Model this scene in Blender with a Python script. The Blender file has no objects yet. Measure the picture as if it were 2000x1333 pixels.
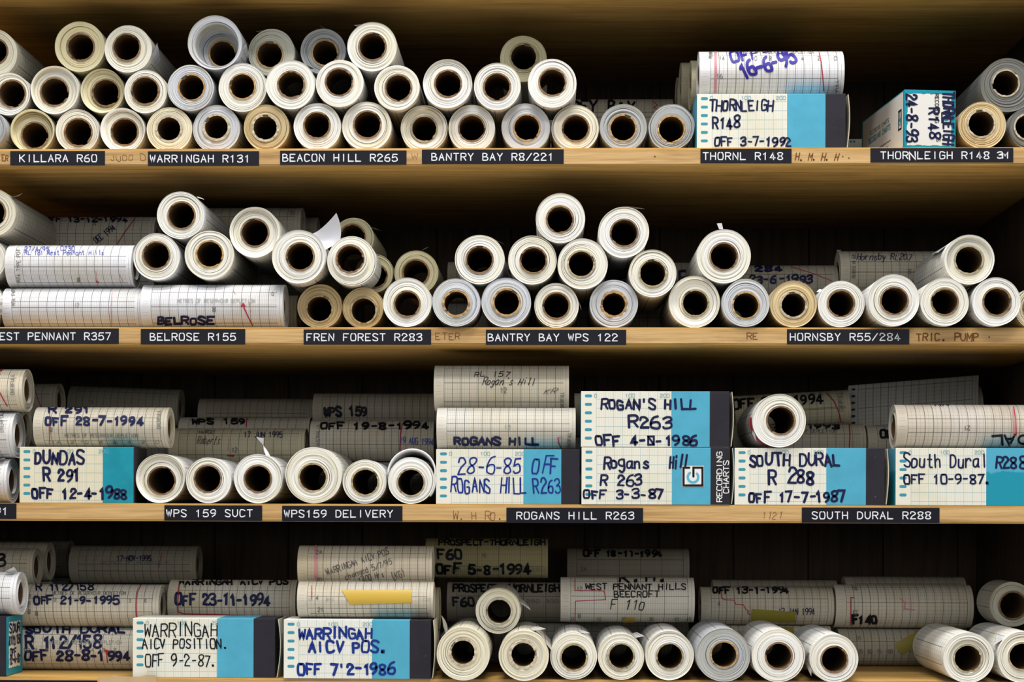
import bpy, bmesh, math, random
from mathutils import Vector, Matrix
C = bpy.context.scene.collection
sc = bpy.context.scene
MM = 0.001

# ------------------------------------------------------------------ camera
D = 3400.0            # camera to the shelf fronts, in mm
F = 3400.0            # focal length in 2000-wide pixels
YAW, ROLL = math.radians(1.3), math.radians(0.17)
EYE = Vector((D * math.tan(YAW), -D, 1500.0))
FWD = Vector((-math.sin(YAW), math.cos(YAW), 0))
_r = Vector((math.cos(YAW), math.sin(YAW), 0)); _u = Vector((0, 0, 1))
RIGHT = _r * math.cos(ROLL) + _u * math.sin(ROLL)
UP = _u * math.cos(ROLL) - _r * math.sin(ROLL)
cd = bpy.data.cameras.new('camera')
cam = bpy.data.objects.new('camera', cd); C.objects.link(cam)
cd.sensor_fit = 'HORIZONTAL'; cd.sensor_width = 36; cd.lens = F / 2000 * 36
cd.shift_y = (1000 - 666.5) / 2000
cd.clip_start = 0.05; cd.clip_end = 50
m = Matrix.Identity(4)
for i, v in enumerate((RIGHT, UP, -FWD)):
    for j in range(3): m[j][i] = v[j]
for j in range(3): m[j][3] = EYE[j] * MM
cam.matrix_world = m
cd.dof.use_dof = True; cd.dof.focus_distance = D * MM; cd.dof.aperture_fstop = 5.0
sc.camera = cam

# ------------------------------------------------------------------ light
sc.view_settings.view_transform = 'Standard'
sc.view_settings.look = 'None'
sc.view_settings.exposure = 0.0
sc.view_settings.gamma = 1.0
sc.view_settings.use_curve_mapping = False
sc.cycles.max_bounces = 5
sc.cycles.diffuse_bounces = 1
world = bpy.data.worlds.new('room_air'); sc.world = world; world.use_nodes = True
world.node_tree.nodes['Background'].inputs[0].default_value = (0.93, 0.97, 1.0, 1)
world.node_tree.nodes['Background'].inputs[1].default_value = 1.5
# ambient shaped by elevation: strongest near the horizon, cut below to darken shelf undersides
_t = world.node_tree; _s = _t.nodes.new('ShaderNodeSeparateXYZ'); _q = _t.nodes.new('ShaderNodeValToRGB'); _m = _t.nodes.new('ShaderNodeMath')
_n = _t.nodes.new('ShaderNodeTexCoord'); _t.links.new(_n.outputs['Generated'], _s.inputs[0])
_m.operation = 'MULTIPLY_ADD'; _m.inputs[1].default_value = 0.5; _m.inputs[2].default_value = 0.5
_t.links.new(_s.outputs[2], _m.inputs[0]); _t.links.new(_m.outputs[0], _q.inputs[0])
_e = _q.color_ramp.elements; _e.new(0.6)
for _k, (_p, _v) in enumerate(((0.47, 0.03), (0.54, 0.80), (0.78, 0.46))):
    _e[_k].position = _p; _e[_k].color = (_v * 0.96, _v * 0.98, _v, 1)
_t.links.new(_q.outputs[0], _t.nodes['Background'].inputs[0])

def area(name, loc, target, sx, sy, energy, col):
    l = bpy.data.lights.new(name, 'AREA'); l.shape = 'RECTANGLE'; l.size = sx; l.size_y = sy
    l.energy = energy; l.color = col
    o = bpy.data.objects.new(name, l); C.objects.link(o); o.location = loc
    o.rotation_euler = (Vector(target) - Vector(loc)).to_track_quat('-Z', 'Y').to_euler()
    return o
area('ceiling_lamp', (0.15, -2.7, 5.55), (0.0, 0.0, 1.9), 2.6, 0.35, 84, (1.0, 0.985, 0.96))
area('added_bounce_light', (0.15, -0.85, 5.3), (0.1, -0.75, 0.0), 2.2, 0.3, 135, (1.0, 0.975, 0.94))  # added unseen light: steepens the floor bounce onto the shelf undersides

def at(px, py, dep=0.0):
    """the point (mm) seen at photo position px, py on the plane dep mm behind the shelf fronts"""
    ray = FWD + RIGHT * ((px - 1000) / F) - UP * ((py - 1000) / F)
    t = (D + dep) / ray.y
    return EYE + ray * t
def pix(p):
    """photo position of a point given in mm"""
    d = Vector(p) - EYE; k = d.dot(FWD)
    return 1000 + F * d.dot(RIGHT) / k, 1000 - F * d.dot(UP) / k

# ------------------------------------------------------------------ small helpers
def put(name, verts, faces, mats, parent=None, mi=None, smooth=None, uvs=None, loc=None, color=None, label=None):
    """link ONE mesh object; verts in mm"""
    me = bpy.data.meshes.new(name)
    me.from_pydata([(v[0] * MM, v[1] * MM, v[2] * MM) for v in verts], [], faces)
    for mt in (mats if isinstance(mats, (list, tuple)) else [mats]): me.materials.append(mt)
    if mi is not None: me.polygons.foreach_set('material_index', mi)
    if smooth is not None:
        me.polygons.foreach_set('use_smooth', smooth if isinstance(smooth, list) else [smooth] * len(faces))
    if uvs is not None:
        ul = me.uv_layers.new(name='UVMap')
        flat = []
        for p in me.polygons:
            for vi in p.vertices: flat.extend(uvs[vi])
        ul.data.foreach_set('uv', flat)
    me.update()
    o = bpy.data.objects.new(name, me); C.objects.link(o)
    if parent: o.parent = parent
    if loc is not None: o.location = (loc[0] * MM, loc[1] * MM, loc[2] * MM)
    if color: o.color = (*color, 1)
    if label: o['label'] = label
    return o
def thing(name, label, cat, loc, rotz=0.0, group=None):
    o = bpy.data.objects.new(name, None); C.objects.link(o)
    o.empty_display_size = 0.02
    o.location = (loc[0] * MM, loc[1] * MM, loc[2] * MM); o.rotation_euler = (0, 0, rotz)
    o['label'] = label; o['category'] = cat
    if group: o['group'] = group
    return o
def box_geo(x0, x1, y0, y1, z0, z1, bev=0.0):
    if bev <= 0:
        v = [(x, y, z) for x in (x0, x1) for y in (y0, y1) for z in (z0, z1)]
        return v, [(0, 1, 3, 2), (4, 6, 7, 5), (0, 4, 5, 1), (2, 3, 7, 6), (0, 2, 6, 4), (1, 5, 7, 3)]
    bm = bmesh.new()
    v = [bm.verts.new((x, y, z)) for x in (x0, x1) for y in (y0, y1) for z in (z0, z1)]
    for f in [(0, 1, 3, 2), (4, 6, 7, 5), (0, 4, 5, 1), (2, 3, 7, 6), (0, 2, 6, 4), (1, 5, 7, 3)]:
        bm.faces.new([v[i] for i in f])
    bmesh.ops.bevel(bm, geom=bm.edges[:], offset=bev, segments=2, affect='EDGES')
    bm.verts.index_update()
    vs = [tuple(q.co) for q in bm.verts]; fs = [tuple(q.index for q in f.verts) for f in bm.faces]
    bm.free(); return vs, fs
def join(parts):
    V, Fc = [], []
    for v, f in parts:
        n = len(V); V += v; Fc += [tuple(i + n for i in q) for q in f]
    return V, Fc

# ------------------------------------------------------------------ materials
class NT:
    def __init__(s, name):
        s.m = bpy.data.materials.new(name); s.m.use_nodes = True
        s.t = s.m.node_tree; s.b = s.t.nodes['Principled BSDF']
    def n(s, kind, **kw):
        x = s.t.nodes.new(kind)
        for k, v in kw.items(): setattr(x, k, v)
        return x
    def set(s, sock, v):
        if hasattr(v, 'is_output'): s.t.links.new(v, sock)
        else: sock.default_value = v
    def M(s, op, a, b=0.0, c=0.0):
        x = s.n('ShaderNodeMath', operation=op)
        for i, v in enumerate((a, b, c)): s.set(x.inputs[i], v)
        return x.outputs[0]
    def mix(s, f, a, b, bt='MIX'):
        x = s.n('ShaderNodeMix', data_type='RGBA', blend_type=bt)
        s.set(x.inputs[0], f); s.set(x.inputs[6], a); s.set(x.inputs[7], b)
        return x.outputs[2]
    def ramp(s, f, stops):
        x = s.n('ShaderNodeValToRGB'); e = x.color_ramp.elements
        while len(e) < len(stops): e.new(0.5)
        for q, (p, c) in zip(e, stops):
            q.position = p; q.color = (*c, 1) if len(c) == 3 else c
        s.set(x.inputs[0], f); return x.outputs[0]
    def noise(s, vec, scale=1.0, detail=2.0, rough=0.5, w=None):
        x = s.n('ShaderNodeTexNoise')
        if w is not None:
            x.noise_dimensions = '4D'; s.set(x.inputs['W'], w)
        s.set(x.inputs['Vector'], vec); x.inputs['Scale'].default_value = scale
        x.inputs['Detail'].default_value = detail; x.inputs['Roughness'].default_value = rough
        return x.outputs[0]
    def xyz(s, x, y, z):
        q = s.n('ShaderNodeCombineXYZ')
        for i, v in enumerate((x, y, z)): s.set(q.inputs[i], v)
        return q.outputs[0]
    def uv(s):
        q = s.n('ShaderNodeSeparateXYZ'); t = s.n('ShaderNodeTexCoord')
        s.t.links.new(t.outputs['UV'], q.inputs[0]); return q.outputs[0], q.outputs[1]
    def obj(s):
        return s.n('ShaderNodeTexCoord').outputs['Object']
    def info(s):
        x = s.n('ShaderNodeObjectInfo'); return x.outputs['Color'], x.outputs['Random']
    def line(s, u, period, width):
        """1 on a line of the given width every period"""
        f = s.M('ABSOLUTE', s.M('SUBTRACT', s.M('FRACT', s.M('ADD', s.M('DIVIDE', u, period), 0.5)), 0.5))
        return s.M('LESS_THAN', s.M('MULTIPLY', f, period), width / 2)
    def out(s, col, rough=0.8, spec=0.2, bump=None, bs=0.2, bd=0.001):
        s.set(s.b.inputs['Base Color'], col); s.set(s.b.inputs['Roughness'], rough)
        s.b.inputs['Specular IOR Level'].default_value = spec
        if bump is not None:
            x = s.n('ShaderNodeBump'); x.inputs['Strength'].default_value = bs; x.inputs['Distance'].default_value = bd
            s.set(x.inputs['Height'], bump); s.t.links.new(x.outputs[0], s.b.inputs['Normal'])
        return s.m
def flat(name, col, rough=0.8, spec=0.2):
    return NT(name).out((*col, 1), rough, spec)

def ring_mat():
    t = NT('wound_paper_edge'); u, v = t.uv(); col, rnd = t.info()
    a = t.M('MULTIPLY', u, 6.28318)
    w = t.M('MULTIPLY', rnd, 97.0)
    vec = t.xyz(t.M('MULTIPLY', v, 0.50), t.M('MULTIPLY', t.M('COSINE', a), 0.35), t.M('MULTIPLY', t.M('SINE', a), 0.35))
    n1 = t.noise(vec, 1.0, 2.5, 0.65, w)
    vec2 = t.xyz(t.M('MULTIPLY', v, 0.16), t.M('MULTIPLY', t.M('COSINE', a), 0.3), t.M('MULTIPLY', t.M('SINE', a), 0.3))
    n2 = t.noise(vec2, 1.0, 1.0, 0.5, t.M('ADD', w, 13.0))
    c1 = t.mix(t.ramp(n2, [(0.40, (0, 0, 0)), (0.64, (1, 1, 1))]), col, t.mix(1.0, col, (0.955, 0.92, 0.79, 1), 'MULTIPLY'))
    c2 = t.mix(t.ramp(n1, [(0.34, (1, 1, 1)), (0.47, (0, 0, 0))]), c1, t.mix(1.0, c1, (0.68, 0.65, 0.56, 1), 'MULTIPLY'))
    return t.out(c2, 0.85, 0.15, n1, 0.5, 0.0012)
def chart_mat(name, fine, major, hmin, hmaj, k=1.0):
    """chart paper: uv is in mm, u along the roll, v around it"""
    t = NT(name); u, v = t.uv(); col, rnd = t.info()
    v = t.M('ADD', v, t.M('MULTIPLY', rnd, 160.0))
    uu = t.M('SUBTRACT', u, 21.0)
    inside = t.M('MULTIPLY', t.M('GREATER_THAN', u, 20.6), t.M('LESS_THAN', u, 268.5))
    lf = t.M('MULTIPLY', t.line(uu, fine, 0.8), 0.34 * k)
    lM = t.M('MULTIPLY', t.line(uu, major, 1.3), 0.78 * k)
    hf = t.M('MULTIPLY', t.line(v, hmin, 0.85), 0.34 * k)
    hM = t.M('MULTIPLY', t.line(v, hmaj, 1.3), 0.78 * k)
    g = t.M('MULTIPLY', t.M('MAXIMUM', t.M('MAXIMUM', lf, lM), t.M('MAXIMUM', hf, hM)), inside)
    # sprocket slots along the left margin
    su = t.M('SUBTRACT', 1.0, t.M('MINIMUM', 1.0, t.M('ABSOLUTE', t.M('DIVIDE', t.M('SUBTRACT', u, 10.0), 6.0))))
    fv = t.M('MULTIPLY', t.M('ABSOLUTE', t.M('SUBTRACT', t.M('FRACT', t.M('DIVIDE', v, 16.0)), 0.5)), 16.0)
    slot = t.M('MULTIPLY', t.M('GREATER_THAN', su, 0.05), t.M('MULTIPLY', t.M('LESS_THAN', fv, 3.2), t.M('GREATER_THAN', fv, 2.3)))
    edge = t.M('MULTIPLY', t.line(t.M('SUBTRACT', u, 274.0), 900.0, 0.8), 0.5)
    g = t.M('MAXIMUM', g, t.M('MAXIMUM', t.M('MULTIPLY', slot, 0.28), edge))
    blot = t.noise(t.obj(), 9.0, 3.0, 0.6, t.M('MULTIPLY', rnd, 50.0))
    base = t.mix(t.ramp(blot, [(0.40, (0, 0, 0)), (0.70, (1, 1, 1))]), col, t.mix(1.0, col, (0.90, 0.85, 0.74, 1), 'MULTIPLY'))
    return t.out(t.mix(g, base, (0.04, 0.04, 0.034, 1)), 0.75, 0.25)
def card_mat():
    """box front: cream card with a blue printed chart grid and a column of slots (uv in mm)"""
    t = NT('printed_cream_card'); u, v = t.uv(); col, rnd = t.info()
    uu = t.M('SUBTRACT', u, 30.0)
    inside = t.M('GREATER_THAN', u, 29.4)
    below = t.M('GREATER_THAN', v, 14.0)
    lf = t.M('MULTIPLY', t.line(uu, 3.4, 0.6), 0.30)
    lM = t.M('MULTIPLY', t.line(uu, 17.0, 0.9), 0.62)
    hM = t.M('MULTIPLY', t.M('MULTIPLY', t.line(t.M('SUBTRACT', v, 15.5), 17.8, 1.0), 0.62), below)
    g = t.M('MULTIPLY', t.M('MAXIMUM', t.M('MAXIMUM', lf, lM), hM), inside)
    fv = t.M('MULTIPLY', t.M('SUBTRACT', t.M('FRACT', t.M('DIVIDE', t.M('SUBTRACT', v, 1.0), 16.5)), 0.5), 16.5)
    dx = t.M('MAXIMUM', t.M('SUBTRACT', t.M('ABSOLUTE', t.M('SUBTRACT', u, 14.5)), 4.0), 0.0)
    r = t.M('SQRT', t.M('ADD', t.M('MULTIPLY', dx, dx), t.M('MULTIPLY', fv, fv)))
    slot = t.M('MULTIPLY', t.M('LESS_THAN', r, 3.0), t.M('LESS_THAN', v, 99.0))
    stain = t.noise(t.obj(), 14.0, 4.0, 0.6, t.M('MULTIPLY', rnd, 40.0))
    base = t.mix(t.ramp(stain, [(0.50, (0, 0, 0)), (0.80, (1, 1, 1))]), col, t.mix(1.0, col, (0.92, 0.87, 0.74, 1), 'MULTIPLY'))
    c = t.mix(g, base, (0.10, 0.33, 0.40, 1))
    return t.out(t.mix(slot, c, (0.045, 0.30, 0.40, 1)), 0.55, 0.3)
def ink_card(name, col, worn):
    t = NT(name); ci, rnd = t.info()
    a = t.noise(t.obj(), 22.0, 5.0, 0.65, t.M('MULTIPLY', rnd, 30.0))
    b = t.noise(t.obj(), 160.0, 3.0, 0.7, t.M('MULTIPLY', rnd, 30.0))
    c = t.mix(t.ramp(a, [(0.42, (0, 0, 0)), (0.72, (1, 1, 1))]), (*col, 1), (*[x * worn for x in col], 1))
    c = t.mix(t.ramp(b, [(0.68, (0, 0, 0)), (0.76, (1, 1, 1))]), c, t.mix(0.25, c, (0.8, 0.8, 0.8, 1)))
    return t.out(c, 0.45, 0.25)
def wood_mat(name, c0, c1, c2, rough=0.5, axis='X', grain=1.0):
    t = NT(name); q = t.n('ShaderNodeSeparateXYZ'); t.t.links.new(t.obj(), q.inputs[0]); ci, rnd = t.info()
    L, A, B = (q.outputs[0], q.outputs[1], q.outputs[2]) if axis == 'X' else (q.outputs[2], q.outputs[0], q.outputs[1])
    w = t.M('MULTIPLY', rnd, 60.0)
    warp = t.noise(t.xyz(t.M('MULTIPLY', L, 1.4), t.M('MULTIPLY', A, 5.0), t.M('MULTIPLY', B, 5.0)), 1.0, 3.0, 0.5, w)
    v1 = t.xyz(t.M('MULTIPLY', L, 2.2), t.M('MULTIPLY', t.M('ADD', A, t.M('MULTIPLY', warp, 0.10)), 60.0 * grain), t.M('MULTIPLY', t.M('ADD', B, t.M('MULTIPLY', warp, 0.06)), 70.0 * grain))
    g = t.noise(v1, 1.0, 4.0, 0.6, w)
    fine = t.noise(t.xyz(t.M('MULTIPLY', L, 9.0), t.M('MULTIPLY', A, 420.0), t.M('MULTIPLY', B, 420.0)), 1.0, 2.0, 0.6, w)
    dirt = t.noise(t.xyz(t.M('MULTIPLY', L, 5.0), t.M('MULTIPLY', A, 9.0), t.M('MULTIPLY', B, 14.0)), 1.0, 5.0, 0.65, t.M('ADD', w, 7.0))
    c = t.ramp(g, [(0.28, c2), (0.48, c1), (0.68, c0)])
    c = t.mix(t.M('MULTIPLY', t.ramp(fine, [(0.35, (1, 1, 1)), (0.55, (0, 0, 0))]), 0.35), c, (*[x * 0.55 for x in c2], 1))
    c = t.mix(t.M('MULTIPLY', t.ramp(dirt, [(0.55, (0, 0, 0)), (0.74, (1, 1, 1))]), 0.5), c, (*[x * 0.5 for x in c2], 1))
    return t.out(c, rough, 0.3, g, 0.15, 0.001)

RING = ring_mat()
CH_FINE = chart_mat('chart_paper_fine', 3.55, 17.75, 8.9, 35.5)
CH_WIDE = chart_mat('chart_paper_wide', 8.0, 16.4, 8.2, 41.0, 0.95)
CH_DENSE = chart_mat('chart_paper_dense', 4.9, 49.0, 12.2, 36.6, 1.0)
CARD = card_mat()
BLUE = ink_card('blue_card', (0.088, 0.42, 0.60), 0.86)
TEAL = ink_card('teal_card', (0.010, 0.30, 0.40), 0.75)
def stained_mat():
    t = NT('water_stained_blue_card'); q = t.n('ShaderNodeSeparateXYZ'); t.t.links.new(t.obj(), q.inputs[0])
    n = t.noise(t.obj(), 38.0, 4.0, 0.6); h = t.M('ADD', q.outputs[2], t.M('MULTIPLY', n, 0.030))
    f = t.ramp(t.M('MULTIPLY', h, 10.0), [(0.78, (1, 1, 1)), (0.82, (0, 0, 0))])
    return t.out(t.mix(f, (0.088, 0.42, 0.60, 1), (0.012, 0.30, 0.42, 1)), 0.45, 0.25)
STAINED = stained_mat()
DARK = ink_card('charcoal_card', (0.024, 0.022, 0.031), 0.75)
PLAIN = NT('plain_card'); PLAIN = PLAIN.out(PLAIN.info()[0], 0.6, 0.2)
def core_mat():
    t = NT('cardboard_tube'); col, rnd = t.info()
    n = t.noise(t.obj(), 120.0, 4.0, 0.7, t.M('MULTIPLY', rnd, 20.0))
    return t.out(t.mix(t.ramp(n, [(0.35, (0, 0, 0)), (0.65, (1, 1, 1))]), t.mix(1.0, col, (0.55, 0.5, 0.45, 1), 'MULTIPLY'), col), 0.9, 0.1, n, 0.4, 0.001)
CORE = core_mat()
LINING = flat('shaded_brown_tube_lining', (0.125, 0.075, 0.036), 0.9, 0.1)  # brown kraft inner wall, darkened to stand for shade in the hole
WOOD_EDGE = wood_mat('pale_shelf_edge_wood', (0.74, 0.49, 0.225), (0.60, 0.375, 0.155), (0.40, 0.22, 0.075))
WOOD_BOARD = wood_mat('varnished_shelf_wood', (0.82, 0.51, 0.16), (0.70, 0.41, 0.115), (0.42, 0.22, 0.055), 0.45)
WOOD_PANEL = wood_mat('dark_panel_wood', (0.115, 0.074, 0.042), (0.088, 0.056, 0.032), (0.053, 0.033, 0.019), 0.7, 'Z')
TAPE = flat('black_label_tape', (0.009, 0.009, 0.015), 0.28, 0.22)
EMBOSS = flat('white_embossing', (0.82, 0.83, 0.88), 0.5)
INK = {'navy': flat('navy_marker', (0.010, 0.013, 0.062), 0.5), 'blue': flat('blue_marker', (0.012, 0.035, 0.24), 0.45),
       'violet': flat('violet_marker', (0.035, 0.022, 0.28), 0.45), 'black': flat('black_marker', (0.010, 0.010, 0.016), 0.5),
       'pen': flat('blue_pen', (0.10, 0.12, 0.42), 0.6), 'pencil': flat('pencil_grey', (0.10, 0.09, 0.09), 0.6),
       'red': flat('red_trace_ink', (0.50, 0.025, 0.05), 0.6), 'pink': flat('faded_red_ink', (0.62, 0.25, 0.28), 0.6),
       'print': flat('grey_print', (0.17, 0.17, 0.155), 0.7), 'faint': flat('faint_grey_print', (0.38, 0.38, 0.35), 0.7),
       'stamp': flat('stamp_ink', (0.03, 0.03, 0.075), 0.6), 'aqua': flat('blue_green_print', (0.20, 0.42, 0.47), 0.6),
       'white': flat('white_print', (0.85, 0.85, 0.82), 0.5), 'brown': flat('brown_stencil', (0.17, 0.065, 0.018), 0.7),
       'teal': flat('teal_print', (0.012, 0.26, 0.36), 0.5)}
YTAPE = flat('yellowed_tape', (0.58, 0.38, 0.05), 0.4, 0.4)
OTAPE = flat('olive_tape', (0.36, 0.30, 0.05), 0.4, 0.4)

# tints: paper colours
W = (0.88, 0.875, 0.86); CW = (0.87, 0.85, 0.785); CR = (0.82, 0.775, 0.64); YC = (0.72, 0.655, 0.44)
TN = (0.62, 0.485, 0.285); GY = (0.44, 0.46, 0.495); BW = (0.63, 0.655, 0.72); DG = (0.22, 0.22, 0.215); PG = (0.70, 0.70, 0.62)
KB = (0.34, 0.215, 0.12); KO = (0.62, 0.40, 0.185); KW = (0.70, 0.62, 0.47); KT = (0.55, 0.46, 0.29)
SIDE_W = (0.66, 0.66, 0.70); SIDE_C = (0.64, 0.615, 0.55)

# ------------------------------------------------------------------ single-stroke lettering (x 0-6, y hex: baseline 3, cap b)
GL = {
'A': '03 3b 63|16 56', 'B': '03 0b|~0b 3b 5a 59 37 07|~07 47 66 64 43 03', 'C': '~6a 4b 1b 09 05 13 43 64', 'D': '03 0b|~0b 3b 5a 68 66 54 33 03',
'E': '6b 0b 03 63|07 47', 'F': '6b 0b 03|07 47', 'G': '~6a 4b 1b 09 05 13 43 64 67|67 37', 'H': '0b 03|6b 63|07 67', 'I': '3b 33', 'J': '~5b 55 43 23 05',
'K': '0b 03|6b 06|18 63', 'L': '0b 03 63', 'M': '03 0b 36 6b 63', 'N': '03 0b 63 6b', 'O': '~3b 1b 09 05 13 33 53 65 69 5b 3b', 'P': '03 0b|~0b 4b 6a 68 47 07',
'R': '03 0b|~0b 4b 6a 68 47 07|37 63', 'S': '~6a 4b 1b 09 18 37 56 65 53 23 04', 'T': '0b 6b|3b 33', 'U': '~0b 06 14 33 54 66 6b', 'V': '0b 33 6b',
'W': '0b 13 39 53 6b', 'X': '0b 63|6b 03', 'Y': '0b 37 6b|37 33', 'Z': '0b 6b 03 63',
'0': '~3b 1b 09 05 13 33 53 65 69 5b 3b', '1': '19 3b 33', '2': '~09 1b 4b 69 58 26 03|03 63', '3': '~0a 2b 5b 69 48 27|~27 57 66 64 43 13 04', '4': '43 4b 05 65',
'5': '6b 1b 07|~07 48 66 64 43 13 04', '6': '~5b 2a 07 04 23 53 65 57 27 06', '7': '0b 6b 23', '8': '~37 18 0a 2b 4b 6a 58 37 16 04 23 43 64 56 37', '9': '~68 47 17 09 2b 5b 69 67 55 23',
'-': '17 57', '.': '23 33 34 24 23', '/': '03 6b', "'": '3b 39', '(': '~4c 28 27 42', ')': '~2c 48 47 22', ',': '34 22',
'a': '~58 28 07 04 23 44 56|58 53 63', 'b': '0b 03|~07 38 57 54 33 04', 'c': '~57 38 17 05 13 43 54', 'd': '~57 28 07 04 23 44 55|5b 53', 'e': '~06 56 57 38 17 05 13 43 54',
'g': '~58 28 07 05 24 44 56|58 53|~53 41 20 01', 'h': '0b 03|~06 28 48 57 53', 'i': '38 33|3a 3b', 'l': '3b 33', 'm': '08 03|~07 18 27 23|~27 48 57 53', 'n': '08 03|~06 28 48 57 53',
'o': '~38 18 07 04 13 33 54 57 38', 'p': '08 00|~07 38 57 54 33 04', 'r': '08 03|~06 28 48 57', 's': '~57 38 17 26 45 54 33 04', 't': '2b 24 33 53|08 48', 'u': '~08 04 13 43 56|58 53',
'w': '08 13 37 53 68', 'y': '08 33|~58 33 20 00', 'k': '0b 03|48 05|16 53', 'x': '08 53|58 03', '^': '03 3b 63 03 16 56 07'}
def _cat(p, n=4):
    if len(p) < 3: return p
    q = [p[0]] + p + [p[-1]] if p[0] != p[-1] else [p[-2]] + p + [p[1]]
    o = []
    for i in range(1, len(q) - 2):
        a, b, c, d = q[i - 1:i + 3]
        for k in range(n):
            t = k / n
            o.append(tuple(0.5 * (2 * b[j] + (c[j] - a[j]) * t + (2 * a[j] - 5 * b[j] + 4 * c[j] - d[j]) * t * t + (3 * b[j] - a[j] - 3 * c[j] + d[j]) * t ** 3) for j in (0, 1)))
    o.append(p[-1]); return o
def glyph(ch):
    out = []
    for s in GL.get(ch, '').split('|'):
        if not s: continue
        sm = s[0] == '~'; pts = [(int(a[0], 16), int(a[1], 16) - 3) for a in s.strip('~').split()]
        out.append(_cat(pts) if sm else pts)
    return out
def text(s, x0, x1, yt, yb, w, jit=0.0, slant=0.0, rot=0.0, seed=0, fill=0.72, round_=True):
    """strokes in photo-front millimetres: s between x0 and x1, capitals from yt to yb; rot in degrees, about the middle"""
    rg = random.Random(sum(map(ord, s)) * 7 + seed)
    n = len(s); pitch = (x1 - x0) / n; cw = pitch * fill; h = yb - yt
    cx, cy = (x0 + x1) / 2, (yt + yb) / 2; ca, sa = math.cos(math.radians(rot)), math.sin(math.radians(rot))
    out = []
    for i, ch in enumerate(s):
        ox = x0 + pitch * (i + (1 - fill) / 2) + rg.uniform(-1, 1) * jit * pitch * 0.10
        k = 1 + rg.uniform(-1, 1) * jit * 0.13; dy = rg.uniform(-1, 1) * jit * h * 0.07; th = rg.uniform(-1, 1) * jit * 0.10; sl = slant + rg.uniform(-1, 1) * jit * 0.10
        for st in glyph(ch):
            pl = []
            for gx, gy in st:
                X = gx / 6 * cw * k; Y = gy / 8 * h * k
                X, Y = X + Y * (sl + 0) , Y + X * th
                X += ox; Y = yb - Y + dy
                dx, dyy = X - cx, Y - cy
                pl.append((cx + dx * ca + dyy * sa, cy - dx * sa + dyy * ca))
            out.append((pl, w * (1 + rg.uniform(-1, 1) * 0.12 * min(1, jit))))
    return out
def ribbons(strokes, mp, step=6.0):
    """strokes [(points, width)] laid on a surface by mp(px, py) -> point"""
    V, Fc = [], []
    E = []
    for si, (pts, w) in enumerate(strokes):
        q = [pts[0]]
        for a, b in zip(pts, pts[1:]):
            d = math.hypot(b[0] - a[0], b[1] - a[1]); k = max(1, int(math.ceil(d / step)))
            for i in range(1, k + 1):
                c = (a[0] + (b[0] - a[0]) * i / k, a[1] + (b[1] - a[1]) * i / k)
                if math.hypot(c[0] - q[-1][0], c[1] - q[-1][1]) > 1e-4: q.append(c)
        if len(q) < 2: q.append((q[0][0] + 0.3, q[0][1]))
        h = w / 2; n0 = len(V); m_ = len(q)
        for i, p in enumerate(q):
            a = q[max(0, i - 1)]; b = q[min(m_ - 1, i + 1)]
            dx, dy = b[0] - a[0], b[1] - a[1]; l = math.hypot(dx, dy) or 1; nx, ny = -dy / l, dx / l
            # widen at corners
            if 0 < i < m_ - 1:
                d1 = (p[0] - a[0], p[1] - a[1]); l1 = math.hypot(*d1) or 1
                c_ = abs(nx * -d1[1] / l1 + ny * d1[0] / l1); f = 1 / max(0.6, c_)
            else: f = 1
            V.append((p[0] + nx * h * f, p[1] + ny * h * f)); V.append((p[0] - nx * h * f, p[1] - ny * h * f))
        for i in range(m_ - 1):
            a = n0 + 2 * i; Fc.append((a, a + 1, a + 3, a + 2))
        if 1.6 < w < 13:
            for e, o in ((0, 1), (m_ - 1, m_ - 2)):
                p = q[e]; r = q[o]; an = math.atan2(p[1] - r[1], p[0] - r[0]); b0 = len(V)
                for k in range(7):
                    t = an - math.pi / 2 + math.pi * k / 6; V.append((p[0] + h * math.cos(t), p[1] + h * math.sin(t)))
                Fc.append(tuple(range(b0, b0 + 7)))
        E += [0.035 * (si % 7)] * (len(V) - len(E))     # strokes lie over one another, never in one plane
    return [mp(x, y, e) for (x, y), e in zip(V, E)], Fc
def loop(cx, cy, r, n=12): return [(cx + r * math.cos(6.28318 * i / n), cy + r * math.sin(6.28318 * i / n)) for i in range(n + 1)]

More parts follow.
